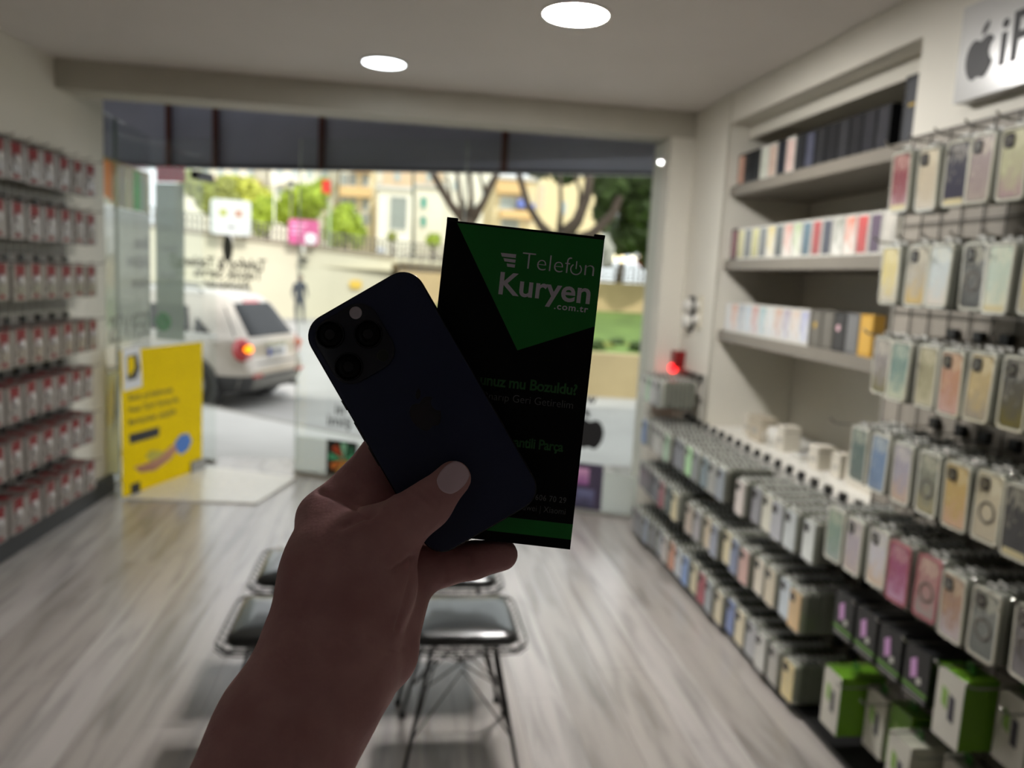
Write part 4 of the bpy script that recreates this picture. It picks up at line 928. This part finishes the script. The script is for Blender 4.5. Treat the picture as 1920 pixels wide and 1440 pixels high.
branches('ficus_tree', [[(1045, 600, 60, 0), (1045, 500, 46, 0), (1045, 452, 44, 0)], [(1040, 455, 30, 0), (1012, 420, 15, 0), (990, 385, 12, 0), (974, 330, 12, 0), (966, 280, 11, 0)], [(1050, 450, 34, 0), (1082, 415, 22, 0), (1100, 370, 18, 0), (1110, 300, 16, 0)],
                        [(1058, 460, 30, .3), (1110, 440, 22, .6), (1150, 400, 18, .8), (1175, 330, 16, 1)], [(1048, 440, 14, 0), (1052, 390, 8, 0), (1050, 320, 7, 0)], [(1085, 420, 10, 0), (1088, 360, 7, 0), (1072, 310, 6, 0)]],
         19, 'big dark tree with a thick forked trunk behind the right of the box', [(1150, 350, 42, 1.2), (1200, 380, 50, 1.6), (1180, 440, 38, 2), (1125, 320, 30, 1), (1060, 318, 26, .8), (1210, 320, 46, 1), (1010, 312, 20, .8), (1240, 440, 50, 2), (1130, 400, 20, 1.4)], 2, 5200, .17)
for (x, y, r_, d_, lb) in ((1228, 470, 40, 23, 'dark tree mass at the right jamb of the shop front'), (1165, 455, 26, 26, 'darker tree mass between the box and the right jamb')):
    bush(x, y, r_, d_, 2, lb, extra=[(x-20, y-30, r_*.8), (x+20, y-40, r_*.9)], n=1600)

# planting bank at the right: low wall, shrubs, grass, beige wall, railing
def quadw(name, pts, m): return MB().add(pts, [tuple(range(len(pts)))]).build(name, m)
def yb(px, py, y, z=None): return ony(px, py, y)
M_lw = mat('bank_wall', (176, 158, 120), .9, var=.08, scale=1.5)
a = ony(1040, 655, 14.8); c = ony(1260, 672, 13.6)
b = MB(); b.add([(a[0]-2, a[1], ZS), (c[0]+3, c[1], ZS), (c[0]+3, c[1], a[2]), (a[0]-2, a[1], a[2]), (a[0]-2, a[1]+.35, ZS), (c[0]+3, c[1]+.35, ZS), (c[0]+3, c[1]+.35, a[2]), (a[0]-2, a[1]+.35, a[2])],
             [(0, 1, 2, 3), (7, 6, 5, 4), (2, 6, 7, 3), (0, 3, 7, 4), (1, 5, 6, 2)]); lwall = struct(b.build('planter_wall', M_lw))
zt_ = a[2]
g1 = ony(1100, 582, 21.5); gz = g1[2]
tag(MB().add([(a[0]-2, a[1]+.37, zt_-.05), (c[0]+4, c[1]+.37, zt_-.05), (c[0]+7, 21.48, gz), (a[0]-2, 21.48, gz)], [(0, 1, 2, 3)]).build('grass_bank', mat('grass', (104, 128, 60), .9, var=.25, scale=1.2, bump=.5)), 'sloping green lawn behind the low planter wall', 'grass', None, 'stuff')
b = MB(); b.box(a[0]-3, c[0]+9, 21.5, 21.9, gz-1, ony(1150, 530, 21.5)[2]); struct(b.build('upper_wall', mat('upper_beige', (196, 170, 128), .9, var=.12, scale=.8)))
zt2 = ony(1150, 530, 21.5)[2]
struct(MB().box(a[0]-3, c[0]+12, 21.9, 40, zt2-.3, zt2-.03).build('terrace', M_b2))
b = MB()
for k in (.15, .5, .9): b.tube([(a[0]-3, 21.6, zt2+k*.45), (c[0]+9, 21.6, zt2+k*.45)], .025, 5)
for i in range(50): x = a[0]-3+i*.28; b.tube([(x, 21.6, zt2), (x, 21.6, zt2+.45)], .02, 4)
tag(b.build('railing', M_rail), 'thin railing on the beige wall above the lawn', 'railing')
for i, (px, py, rp_) in enumerate(((1118, 652, 12), (1138, 656, 12), (1158, 650, 13), (1178, 658, 12), (1196, 654, 12), (1214, 660, 12))):
    bush(px, py, rp_, 16.2, 3 if i % 2 else 2, 'low shrub on the planter wall, %s from the box edge' % ORD[i], 'bush', trunk=False, n=350, grp='low shrubs along the planter wall')
for i, (px, py, c_) in enumerate(((1150, 484, (255, 236, 190)), (1166, 486, (255, 230, 180)), (1186, 486, (255, 240, 210)), (1205, 482, (255, 225, 170)))):
    e = tag(empty('lantern', tuple(cp(px, py, 24))), 'small glowing lantern on the terrace right of the box, %s from the box' % ORD[i], 'lantern', 'terrace lanterns')
    MB().ball((0, 0, 0), .10).build('glowing_globe', emis('lantern_%d' % i, c_, 2.2), e, True); MB().tube([(0, 0, -.09), (0, 0, zt2-e.location.z-.05)], .02, 5).build('stem', M_rail, e)
e = tag(empty('parasol', tuple(cp(1202, 494, 25))), 'red closed sunshade on the terrace by the right jamb', 'parasol')
MB().lathe([(.02, -.1), (.16, 0), (.14, .15), (.02, .32)], n=10).build('cloth', mat('cloth_red', (200, 40, 50), .6), e, True); MB().tube([(0, 0, zt2-e.location.z-.05), (0, 0, .3)], .02, 5).build('pole', M_rail, e)
e = tag(empty('white_banner', tuple(cp(1140, 470, 22.5))), 'narrow white flag banner just right of the box', 'banner')
MB().prism(rrect(.36, .95, .16, 4), 0, .03, lambda a_, c_, d: (a_, d, c_)).build('cloth', M_wh, e); MB().tube([(-.18, 0, zt2-e.location.z-.05), (-.18, 0, .4)], .015, 5).build('pole', M_rail, e)

# ------------------------------------------------------------------ the car
def car():
    ang = math.atan2(.36, -.93); e = empty('car', (-1.83, 12.44, ZS), 0)
    # local: +x forward, y left, z up; origin under the middle of the rear bumper
    e.rotation_euler = (0, 0, ang)
    tag(e, 'champagne coloured sport utility car driving away beyond the door', 'car')
    M_body = mat('car_paint', (186, 178, 166), .28, metal=.25, coat=.8, var=.02); M_cl = mat('car_cladding', (62, 62, 62), .55); M_gl = mat('car_glass', (20, 23, 25), .25, var=.1, spec=.3); M_red = mat('lamp_red', (176, 14, 24), .2, coat=.8); M_ty = mat('tyre', (24, 24, 25), .8); M_rm = mat('alloy', (150, 150, 150), .3, metal=.8)
    def ip(z, tb):
        for (a, v), (b_, w_) in zip(tb, tb[1:]):
            if z <= b_: t = (z-a)/(b_-a); return v+(w_-v)*t
        return tb[-1][1]
    rear = [(.25, .12), (.40, .02), (.62, .0), (.70, .07), (1.00, .09), (1.08, .14), (1.50, .46), (1.62, .62), (1.70, 1.0)]
    front = [(.25, 4.5), (.5, 4.62), (.8, 4.55), (.98, 4.25), (1.05, 3.55), (1.3, 3.1), (1.55, 2.65), (1.70, 2.2)]
    half = [(.25, .84), (.45, .91), (.8, .925), (1.0, .90), (1.08, .86), (1.5, .70), (1.62, .62), (1.70, .42)]
    def P(z, t, out=0.):     # t in 0..1 around: 0 = rear middle, .25 left side middle, .5 front, .75 right
        r0, f0, h0 = ip(z, rear), ip(z, front), ip(z, half); c = (r0+f0)/2; a = (f0-r0)/2+out; b_ = h0+out
        th = 2*PI*t; cx2 = -math.cos(th); sy = math.sin(th); ex = .22 if z < 1.02 else .26
        return (c+a*math.copysign(abs(cx2)**ex, cx2), b_*math.copysign(abs(sy)**ex, sy), z)
    def par(s):              # parameter for even coverage of corners
        return s
    N = 96; zs = [.25, .32, .40, .5, .6, .66, .72, .82, .92, 1.0, 1.05, 1.12, 1.2, 1.3, 1.4, 1.5, 1.57, 1.62, 1.67, 1.70]
    ts = []
    for i in range(N):
        ts.append(i/N)
    # even spacing: angles crowd at corners for a superellipse, so remap
    ts = sorted(set([round((k/4+(.25)*(.5*(1-math.cos(PI*j/12)))), 5) for k in range(4) for j in range(12)]+[k/4+.25*f for k in range(4) for f in (.001, .003, .01, .99, .997, .999)]))
    N = len(ts)
    b = MB(); b.v = [P(z, t) for z in zs for t in ts]
    for i in range(len(zs)-1):
        for j in range(N): b.f.append((i*N+j, (i+1)*N+j, (i+1)*N+(j+1) % N, i*N+(j+1) % N)[::-1]); b.m.append(1 if zs[i] < .5 else 0)
    b.f += [tuple(range(N))[::-1], tuple(range((len(zs)-1)*N, len(zs)*N))]; b.m += [1, 0]
    b.build('body', [M_body, M_cl], e, True)
    def patch(name, z0, z1, y0, y1, m, rear_=True, x0=None, x1=None, side_=1, out=.012, nz=6, ny=8):
        b = MB()
        for i in range(nz+1):
            z = z0+(z1-z0)*i/nz
            for j in range(ny+1):
                if rear_:
                    y = (y0+(y1-y0)*j/ny)*(ip(z, half)/ip(z0, half)); x = ip(z, rear)-out
                    h0 = ip(z, half); a_ = (ip(z, front)-ip(z, rear))/2; q = min(.999, abs(y)/h0); ex = .22 if z < 1.02 else .26
                    th = math.asin(q**(1/ex)); x = ip(z, rear)+a_*(1-math.cos(th)**ex)-out
                    b.v.append((x, y, z))
                else:
                    x = x0[0]+(x1[0]-x0[0])*j/ny if not callable(x0) else x0(z)+(x1(z)-x0(z))*j/ny
                    b.v.append((x, side_*(ip(z, half)+out)*1.0, z))
        for i in range(nz):
            for j in range(ny): k = i*(ny+1)+j; b.f.append((k, k+1, k+ny+2, k+ny+1)); b.m.append(0)
        return b.build(name, m, e, True)
    patch('rear_window', 1.06, 1.52, -.80, .80, M_gl)
    patch('brake_light', 1.52, 1.555, -.22, .22, M_red)
    patch('rear_bumper', .30, .46, -.80, .80, mat('bumper_grey', (120, 118, 112), .5), out=.02)
    patch('tailgate_seam', .66, .675, -.72, .72, M_cl, out=.006); patch('tailgate_trim', .90, .96, -.28, .28, mat('trim_chrome', (190, 190, 186), .2, metal=.7), out=.02)
    pl = MB().box(-.035, .02, -.26, .26, .76, .88).build('number_plate', mat('plate', (206, 208, 210), .4), e); pl.location = (.075, 0, 0)
    MB().box(-.04, -.034, .20, .26, .76, .88).build('plate_band', mat('plate_blue', (40, 70, 160), .4), pl)
    for k in range(6): MB().box(-.04, -.034, .15-k*.065, .185-k*.065, .785, .855).build('plate_digit', M_plastic, pl)
    for s in (1, -1):
        b = MB(); n = 14
        lp_ = [(.0+.30*math.cos(2*PI*i/n)*(1 if math.cos(2*PI*i/n) < 0 else .8), .17*math.sin(2*PI*i/n)) for i in range(n)]
        c = P(.86, .04 if s > 0 else .96)
        b.ball((.15 if s > 0 else .22, s*(.80 if s > 0 else .73), .88), .2, 16, 10, (.75, .50, .85)); lamp = b.build('tail_lamp', M_red, e, True)
        MB().ball((.055 if s > 0 else .10, s*(.80 if s > 0 else .7), .90), .075, 12, 8, (1, 1.1, .9)).build('indicator', emis('indicator_glow', (255, 130, 20), 2.2) if s > 0 else mat('indicator_off', (190, 90, 60), .3), lamp, True)
        MB().ball((.065 if s > 0 else .12, s*(.78 if s > 0 else .70), .79), .07, 12, 8, (1, 1.1, .7)).build('reflector', mat('lamp_clear', (214, 150, 150), .2, coat=.8), lamp, True)
        MB().box(-.006, .03, s*.60-.11, s*.60+.11, .48, .52).build('bumper_reflector', M_red, e)
        patch('side_window', 1.10, 1.46, 0, 0, M_gl, False, lambda z: .95+(z-1.1)*.35, lambda z: 1.75-(z-1.1)*.05, s)
        patch('side_window', 1.10, 1.46, 0, 0, M_gl, False, lambda z: 1.82, lambda z: 2.65-(z-1.1)*.3, s)
        patch('side_window', 1.10, 1.30, 0, 0, M_gl, False, lambda z: .62+(z-1.1)*1.3, lambda z: .88+(z-1.1)*.1, s)
        patch('belt_line', 1.045, 1.065, 0, 0, mat('trim_chrome', (190, 190, 186), .2, metal=.7), False, lambda z: .5, lambda z: 3.3, s, .008)
        MB().tube([(.9, s*.62, 1.66), (1.0, s*.62, 1.73), (2.3, s*.60, 1.745), (2.5, s*.60, 1.68)], .018, 6).build('roof_rail', M_rm, e, True)
        MB().box(.5, .62, s*.93, s*.945, .93, .99).build('fuel_flap', M_body, e)
        for x in (.88, 3.58):
            Mr = Matrix.Translation((x, s*.80, .355))@Matrix.Rotation(PI/2, 4, 'X')
            MB().lathe([(.41, -.14), (.41, .14)], n=24, M=Mr).build('wheel_arch', M_cl, e)
            wh = MB().lathe([(.25, -.145), (.33, -.145), (.355, -.12), (.355, .12), (.33, .145), (.25, .145)], n=28, M=Matrix.Translation((x, s*.82, .355))@Matrix.Rotation(PI/2, 4, 'X')).build('wheel', M_ty, e, True)
            MB().lathe([(.24, -.15), (.24, .15)], n=20, M=Matrix.Translation((x, s*.82, .355))@Matrix.Rotation(PI/2, 4, 'X')).build('rim', M_rm, wh)
        MB().box(2.9, 3.1, s*1.0-.09, s*1.0+.09, 1.08, 1.22).build('mirror', M_body, e)
    MB().tube([(.0, -.55, .27), (.3, -.55, .27)], .035, 8).build('exhaust', M_rm, e)
    MB().tube([(1.0, .0, 1.70), (.75, 0, 1.9)], .006, 5).build('aerial', M_plastic, e)
    return e
car()

# ------------------------------------------------------------------ passer-by
pb = onz(561, 601, ZS); pb = Vector((pb[0], 31.0*pb[1]/pb[1], ZS)); pb.x = onz(561, 601, ZS)[0]*31.0/onz(561, 601, ZS)[1]
per = tag(empty('person', tuple(pb), .4), 'person in dark clothes walking along the cream retaining wall', 'person')
V, Fc = sdf_mesh([((0, 0, .92), (0, -.02, 1.38), .13, .15, .06), ((-.15, 0, 1.40), (.15, 0, 1.40), .07, .07, .08), ((0, -.02, 1.45), (0, -.03, 1.54), .05, .05, .03), ((0, -.04, 1.64), (0, -.04, 1.68), .095, .10, .03),
                  ((-.08, 0, .9), (-.10, .10, .48), .10, .065, .05), ((-.10, .10, .48), (-.10, .04, .07), .062, .042, .03), ((.08, 0, .9), (.10, -.12, .48), .10, .065, .05), ((.10, -.12, .48), (.10, -.22, .07), .062, .042, .03),
                  ((-.10, .04, .05), (-.10, -.14, .04), .045, .035, .02), ((.10, -.22, .05), (.10, -.38, .04), .045, .035, .02), ((-.20, 0, 1.38), (-.26, .06, 1.10), .055, .042, .03), ((-.26, .06, 1.10), (-.24, -.05, .86), .04, .032, .02),
                  ((.20, 0, 1.38), (.26, -.04, 1.10), .055, .042, .03), ((.26, -.04, 1.10), (.22, -.18, .95), .04, .032, .02)], .02)
mesh_np('body', V, Fc, mat('dark_clothes', (52, 58, 72), .8), per)
MB().ball((0, -.03, 1.70), .105, 12, 8, (1, 1, .85)).build('hair', mat('hair_dark', (36, 30, 28), .8), per, True)
MB().ball((0, -.115, 1.65), .055, 10, 7, (1, .6, 1.2)).build('face', mat('face_skin', (190, 150, 126), .6), per, True)
MB().prism(rrect(.26, .40, .06, 4, 0, 1.22), .10, .24, lambda a_, c_, d: (a_, d, c_)).build('backpack', mat('bag_grey', (100, 106, 120), .8), per)

# ================================================================== FOREGROUND: phone, box, hand
def camframe(px, py, d, roll):
    """x to the right, y up, z towards the viewer, turned by roll in the picture plane; origin at the point"""
    p = cp(px, py, d); return Matrix.Translation(Vector(p))@CAMM.to_3x3().to_4x4()@Matrix.Rotation(roll, 4, 'Z')
DP = .4433; S_ = DP/F
ph = tag(empty('phone'), 'dark smartphone held back to the camera by the thumb', 'phone')
ph.matrix_world = camframe(791.8, 772.6, DP, math.radians(30))
PWd, PHt = .0716, .1492
ca30, sa30 = math.cos(math.radians(30)), math.sin(math.radians(30))
def pl_(px, py): dx, dy = (px-791.8)*S_, -(py-772.6)*S_; return dx*ca30+dy*sa30, -dx*sa30+dy*ca30
M_pbk = mat('phone_back', (44, 50, 80), .42, var=.02, spec=.3); M_pfr = mat('phone_frame', (40, 40, 46), .25, metal=.8); M_pgl = mat('lens_glass', (5, 6, 10), .3, spec=.15)
def slab(w_, h, r_, z0, z1, bev, m, name, parent, cxx=0, cyy=0, n=8):
    b = MB(); lay = [(z0, bev), (z0+bev, 0), (z1-bev, 0), (z1-bev*.3, bev*.35), (z1, bev)]; k = 0
    for z, ins in lay:
        p = rrect(w_-2*ins, h-2*ins, max(.0005, r_-ins), n, cxx, cyy); k = len(p); b.v += [(a_, c_, z) for a_, c_ in p]
    for i in range(len(lay)-1):
        for j in range(k): b.f.append((i*k+j, i*k+(j+1) % k, (i+1)*k+(j+1) % k, (i+1)*k+j)); b.m.append(0)
    b.f += [tuple(range(k))[::-1], tuple(range((len(lay)-1)*k, len(lay)*k))]; b.m += [0, 0]
    o = b.build(name, m, parent, True); o.data.shade_auto_smooth() if hasattr(o.data, 'shade_auto_smooth') else None
    return o
slab(PWd, PHt, .0125, -.0078, -.0004, .0012, M_pfr, 'frame', ph)
slab(PWd-.0018, PHt-.0018, .0117, -.0006, 0, .0003, M_pbk, 'back_glass', ph)
bxx, byy = pl_(666, 645)
plate = slab(.0375, .0395, .0115, -.0002, .0016, .0007, mat('camera_plate', (30, 32, 46), .3, var=.02), 'camera_plate', ph, bxx, byy)
for (px, py) in ((621, 628), (692, 627), (655.5, 688)):
    a_, c_ = pl_(px, py); Mx = Matrix.Translation((a_, c_, .0016))
    MB().lathe([(.0079, 0), (.0079, .0016), (.0074, .0022), (.0070, .0018), (.0070, .001)], n=40, M=Mx).build('lens_ring', mat('ring_metal', (34, 36, 44), .25, metal=.6), ph, True)
    ln = MB().lathe([(.0070, .0008), (.0070, .0017), (.0035, .0018), (.001, .0018)], n=32, M=Mx).build('lens', M_pgl, ph, True)
    MB().lathe([(.0028, .0018), (.0028, .0019)], n=20, M=Mx).build('pupil', mat('lens_pupil', (20, 22, 30), .1), ln)
a_, c_ = pl_(668, 587); MB().lathe([(.0035, 0), (.0034, .0004), (.002, .0008), (.0003, .0009)], n=24, M=Matrix.Translation((a_, c_, .0016))).build('flash', mat('flash_grey', (214, 206, 220), .35), ph, True)
a_, c_ = pl_(719, 667); MB().lathe([(.0032, 0), (.0031, .0003), (.0002, .0003)], n=24, M=Matrix.Translation((a_, c_, .0016))).build('depth_sensor', mat('sensor_dark', (34, 40, 34), .3), ph)
a_, c_ = pl_(795, 772); apple(.0172, mat('phone_logo', (40, 38, 48), .25), Matrix.Translation((a_, c_, 0)), ph, .0001)
for yy, hh in ((.025, .006), (.008, .012), (-.008, .012)): MB().box(-PWd/2-.0006, -PWd/2+.001, yy-hh/2, yy+hh/2, -.0055, -.0025).build('side_button', M_pfr, ph)
MB().box(PWd/2-.001, PWd/2+.0005, -.005, .014, -.0055, -.0025).build('side_button', M_pfr, ph)

DB = .4560; SB = DB/F
bxo = tag(empty('phone_box'), 'black and green box with the shop name held behind the phone', 'box')
ctr = (953, 719); RB = -math.radians(6.35)
bxo.matrix_world = camframe(ctr[0], ctr[1], DB, RB)
cb_, sb_ = math.cos(RB), math.sin(RB)
def bl_(px, py): dx, dy = (px-ctr[0])*SB, -(py-ctr[1])*SB; return dx*cb_+dy*sb_, -dx*sb_+dy*cb_
tl, tr, br = bl_(838, 413), bl_(1133, 447), bl_(1070, 1028); bl0 = bl_(773, 1000)
x0b, x1b, y1b, y0b = (tl[0]+bl0[0])/2, (tr[0]+br[0])/2, (tl[1]+tr[1])/2, (br[1]+bl0[1])/2
M_card = mat('card_black', (3, 3, 6), .55, var=.05, spec=.2); M_grn = mat('card_green', (20, 128, 48), .45, var=.02); M_lav = mat('print_lavender', (225, 220, 235), .5); M_gtx = mat('print_green', (44, 102, 52), .5); M_gry = mat('print_dim', (104, 106, 108), .5)
TH = .034
MB().box(x0b, x1b, y0b, y1b, -TH, 0).build('carton', M_card, bxo)
MB().box(x0b+.0006, x1b-.0006, y1b, y1b+.0005, -TH+.001, -.0006).build('lid', mat('lid_black', (10, 10, 14), .5), bxo)
MB().box(x0b-.0002, x0b+.006, y1b, y1b+.0022, -.004, -.0008).build('flap_tab', M_card, bxo); MB().box(x1b-.006, x1b+.0002, y1b, y1b+.0018, -.004, -.0008).build('flap_tab', M_card, bxo)
def bprint(pts, m, name, z=.0001): q = [bl_(*p) for p in pts]; return MB().prism(q[::-1], 0, z).build(name, m, bxo)
bprint([(857, 418), (1132, 450), (1115, 612), (970, 657)], M_grn, 'green_panel')
p0 = bl_(1076, 998); MB().box(x0b, x1b, p0[1]-.0044, p0[1]+.0044, 0, .0001).build('green_strip', M_grn, bxo)
for pts in ([(939, 474), (968, 477), (967, 484), (941, 481)], [(944, 484), (967, 487), (966, 493), (946, 490)], [(950, 494), (966, 496), (965, 502), (951, 500)]): bprint(pts, M_lav, 'logo_bar', .0002)
def bt(body, px, py, size, m, off=0, space=1., w_=None):
    a_, c_ = bl_(px, py); o = text(body, size, m, Matrix.Translation((a_, c_, .00012)), bxo, 'print', offset=off, ext=.00005, space=space)
    if w_:
        bpy.context.view_layer.update(); cur = o.dimensions.x; k = w_*SB/max(cur, 1e-6); o.matrix_local = o.matrix_local@Matrix.Diagonal((k, 1, 1, 1))
    return o
o1 = bt('Telef', 976, 503, .0138, M_lav, -.00022, 1., 93)
a_, c_ = bl_(1080, 505); b = MB(); rr = .0030
b.tube([(a_+rr*math.cos(t), c_+rr*math.sin(t), .0001) for t in [math.radians(x) for x in range(125, 416, 12)]], .00038, 5); b.tube([(a_, c_+.0002, .0001), (a_, c_+.0046, .0001)], .00038, 5); b.build('power_mark', M_lav, bxo)
bt('n', 1091, 516, .0138, M_lav, -.00022, 1., 18)
bt('Kuryen', 931, 550, .0178, M_lav, .00033, 1., 172)
bt('.com.tr', 1038, 579, .0052, M_lav, .0001, 1.15, 64)
bt('Telefonunuz mu Bozuldu?', 822, 712, .0085, M_gtx, .00022, .95, 261)
bt('Alalım Onarıp Geri Getirelim', 845, 741, .0062, M_gry, -.00004, 1., 230)
bt('Garantili Parça', 930, 833, .0078, M_gtx, .0002, .95, 126)
bt('606 70 29', 1003, 937, .0046, M_gry, .00005, 1.1, 58)
bt('Huawei | Xiaomi', 962, 954, .0050, M_gry, -.00003, 1., 97)

# the hand and forearm: one continuous skin
def C3(px, py, d): return np.array([(px-960)/F*d, -(py-720)/F*d, -d])     # camera axes, metres
mm = .001
pr = [
 (C3(385, 1700, .335), C3(545, 1365, .392), .036, .0318, .03), (C3(545, 1365, .392), C3(615, 1255, .408), .0318, .0285, .02),     # forearm to wrist
 (C3(615, 1265, .408), C3(655, 1120, .430), .0285, .0270, .02), (C3(600, 1180, .418), C3(622, 1060, .435), .0235, .0220, .02),    # back of the palm
 (C3(622, 1060, .435), C3(622, 990, .446), .0215, .0160, .02),                                                               # index metacarpal
 (C3(660, 1120, .425), C3(708, 1022, .424), .0265, .0185, .018),                                                              # thenar
 (C3(690, 1110, .424), C3(722, 1100, .424), .0220, .0145, .015),
 (C3(708, 1022, .424), C3(766, 972, .426), .0180, .0126, .012), (C3(766, 972, .426), C3(802, 947, .428), .0126, .0120, .006), (C3(802, 947, .428), C3(850, 897, .4325), .0118, .0098, .006),  # thumb
 (C3(712, 1225, .438), C3(732, 1120, .450), .0190, .0180, .007), (C3(672, 1250, .425), C3(712, 1220, .440), .0225, .0180, .012),  # heel of the hand
 (C3(735, 1130, .452), C3(770, 1075, .464), .0185, .0150, .010),
 (C3(622, 995, .450), C3(608, 970, .456), .0150, .0128, .010), (C3(610, 970, .458), C3(716, 852, .474), .0140, .0118, .010), (C3(716, 852, .476), C3(800, 800, .505), .0118, .0095, .006),  # index
 (C3(640, 1020, .450), C3(735, 905, .476), .0160, .0115, .010), (C3(735, 905, .482), C3(850, 850, .508), .0115, .0090, .005),      # middle
 (C3(700, 1060, .458), C3(800, 985, .505), .0150, .0115, .010), (C3(800, 985, .505), C3(900, 930, .507), .0110, .0088, .005),      # ring
 (C3(770, 1078, .464), C3(832, 1060, .4665), .0135, .0120, .006), (C3(832, 1060, .4665), C3(888, 1050, .466), .0118, .0110, .003), (C3(888, 1050, .466), C3(941, 1040, .464), .0108, .0094, .003),  # little finger
]
V, Fc = sdf_mesh(pr, .0016)
# creases pressed into the skin, following the joints and the wrist
pxs = 960+V[:, 0]/(-V[:, 2])*F; pys = 720-V[:, 1]/(-V[:, 2])*F
tri = np.cross(V[Fc[:, 1]]-V[Fc[:, 0]], V[Fc[:, 2]]-V[Fc[:, 0]]); NV = np.zeros_like(V)
for q in range(4):
    for a_ in range(3): NV[:, a_] += np.bincount(Fc[:, q], tri[:, a_], len(V))
NV /= np.linalg.norm(NV, axis=1)[:, None]+1e-12
if (NV*(V-V.mean(0))).sum() < 0: Fc = Fc[:, ::-1]; NV = -NV
facing = (NV*(-V)).sum(1) > 0
def press(pts, w_, dep):
    global V
    best = np.full(len(V), 1e9)
    for (x0, y0), (x1, y1) in zip(pts, pts[1:]):
        t = np.clip(((pxs-x0)*(x1-x0)+(pys-y0)*(y1-y0))/((x1-x0)**2+(y1-y0)**2), 0, 1)
        best = np.minimum(best, np.hypot(pxs-x0-t*(x1-x0), pys-y0-t*(y1-y0)))
    V = V-NV*(dep*np.exp(-(best/w_)**2)*facing)[:, None]
press([(600, 922), (640, 935), (668, 952), (695, 970)], 6, 0.0019); press([(642, 988), (668, 975), (705, 962)], 6, 0.0017)
press([(766, 918), (790, 935), (815, 955)], 4, 0.0010); press([(782, 912), (806, 926), (822, 946)], 4, 0.0008)
press([(740, 1068), (758, 1058), (772, 1046)], 6, 0.0020); press([(690, 1198), (720, 1216), (755, 1222)], 7, 0.0014); press([(640, 1200), (680, 1232), (715, 1246)], 7, 0.0010)
press([(830, 1045), (836, 1062), (834, 1090)], 5, 0.0010); press([(878, 1036), (884, 1055), (882, 1076)], 5, 0.0010)
press([(776, 1046), (770, 1090), (756, 1140), (744, 1182)], 5, .0016); press([(640, 1002), (672, 990), (712, 962), (742, 934)], 7, -.0009); press([(700, 1075), (735, 1068), (768, 1052)], 5, .0007)
ms = bpy.data.materials.new('skin'); ms.use_nodes = True; nt = ms.node_tree; bs = nt.nodes['Principled BSDF']
no = nt.nodes.new('ShaderNodeTexNoise'); no.inputs['Scale'].default_value = 40; no.inputs['Detail'].default_value = 8; tc = nt.nodes.new('ShaderNodeTexCoord'); nt.links.new(tc.outputs['Object'], no.inputs['Vector'])
rp = nt.nodes.new('ShaderNodeValToRGB'); rp.color_ramp.elements[0].color = srgb((188, 134, 138))+(1,); rp.color_ramp.elements[1].color = srgb((204, 154, 156))+(1,); rp.color_ramp.elements[0].position = .35; rp.color_ramp.elements[1].position = .65
nt.links.new(no.outputs['Fac'], rp.inputs[0]); nt.links.new(rp.outputs[0], bs.inputs['Base Color']); bs.inputs['Roughness'].default_value = .55
n2 = nt.nodes.new('ShaderNodeTexVoronoi'); n2.inputs['Scale'].default_value = 420; nt.links.new(tc.outputs['Object'], n2.inputs['Vector']); bp = nt.nodes.new('ShaderNodeBump'); bp.inputs['Strength'].default_value = .22; bp.inputs['Distance'].default_value = .0006
nt.links.new(n2.outputs['Distance'], bp.inputs['Height']); nt.links.new(bp.outputs[0], bs.inputs['Normal'])
hand = mesh_np('person', V, Fc, ms); hand.matrix_world = CAMM
tag(hand, 'bare left hand and forearm holding the dark phone and the box', 'person')
# thumb nail
c = C3(853, 893, .4325); ax = (C3(853, 893, .4325)-C3(800, 949, .428)); ax[2] = 0; ax = ax/np.linalg.norm(ax)
z_ = np.array([.02, .10, 1.]); z_ -= ax*z_.dot(ax); z_ /= np.linalg.norm(z_); x_ = np.cross(ax, z_)
b = MB(); Mn = Matrix(((x_[0], ax[0], z_[0], c[0]), (x_[1], ax[1], z_[1], c[1]), (x_[2], ax[2], z_[2], c[2]), (0, 0, 0, 1)))
nu, nv = 12, 12
for i in range(nu+1):
    for j in range(nv+1):
        u = -1+2*i/nu; v = -1+2*j/nv
        xx = u*.0071*math.sqrt(max(0, 1-.42*v*v)); yy = v*.0086*math.sqrt(max(0, 1-.40*u*u))
        zz = .0108-.0024*u*u-.0016*max(0, v)**2+.0030*max(0, -v)
        p = Mn@Vector((xx, yy+.0002, zz)); b.v.append(tuple(p))
for i in range(nu):
    for j in range(nv): k = i*(nv+1)+j; b.f.append((k, k+nv+1, k+nv+2, k+1)); b.m.append(0)
nail = b.build('thumb_nail', mat('nail', (236, 210, 226), .28, coat=.5, var=.02), hand, True)
sm = nail.modifiers.new('thick', 'SOLIDIFY'); sm.thickness = .0012; sm.offset = -1

# lettering becomes plain meshes
bpy.context.view_layer.update(); dg = bpy.context.evaluated_depsgraph_get()
for o in [o for o in COL.objects if o.type == 'FONT']:
    me = bpy.data.meshes.new_from_object(o.evaluated_get(dg)); n_ = bpy.data.objects.new(o.name, me); par = o.parent; ml = o.matrix_local.copy(); nm = o.name
    bpy.data.objects.remove(o); COL.objects.link(n_); n_.name = nm; n_.parent = par; n_.matrix_local = ml
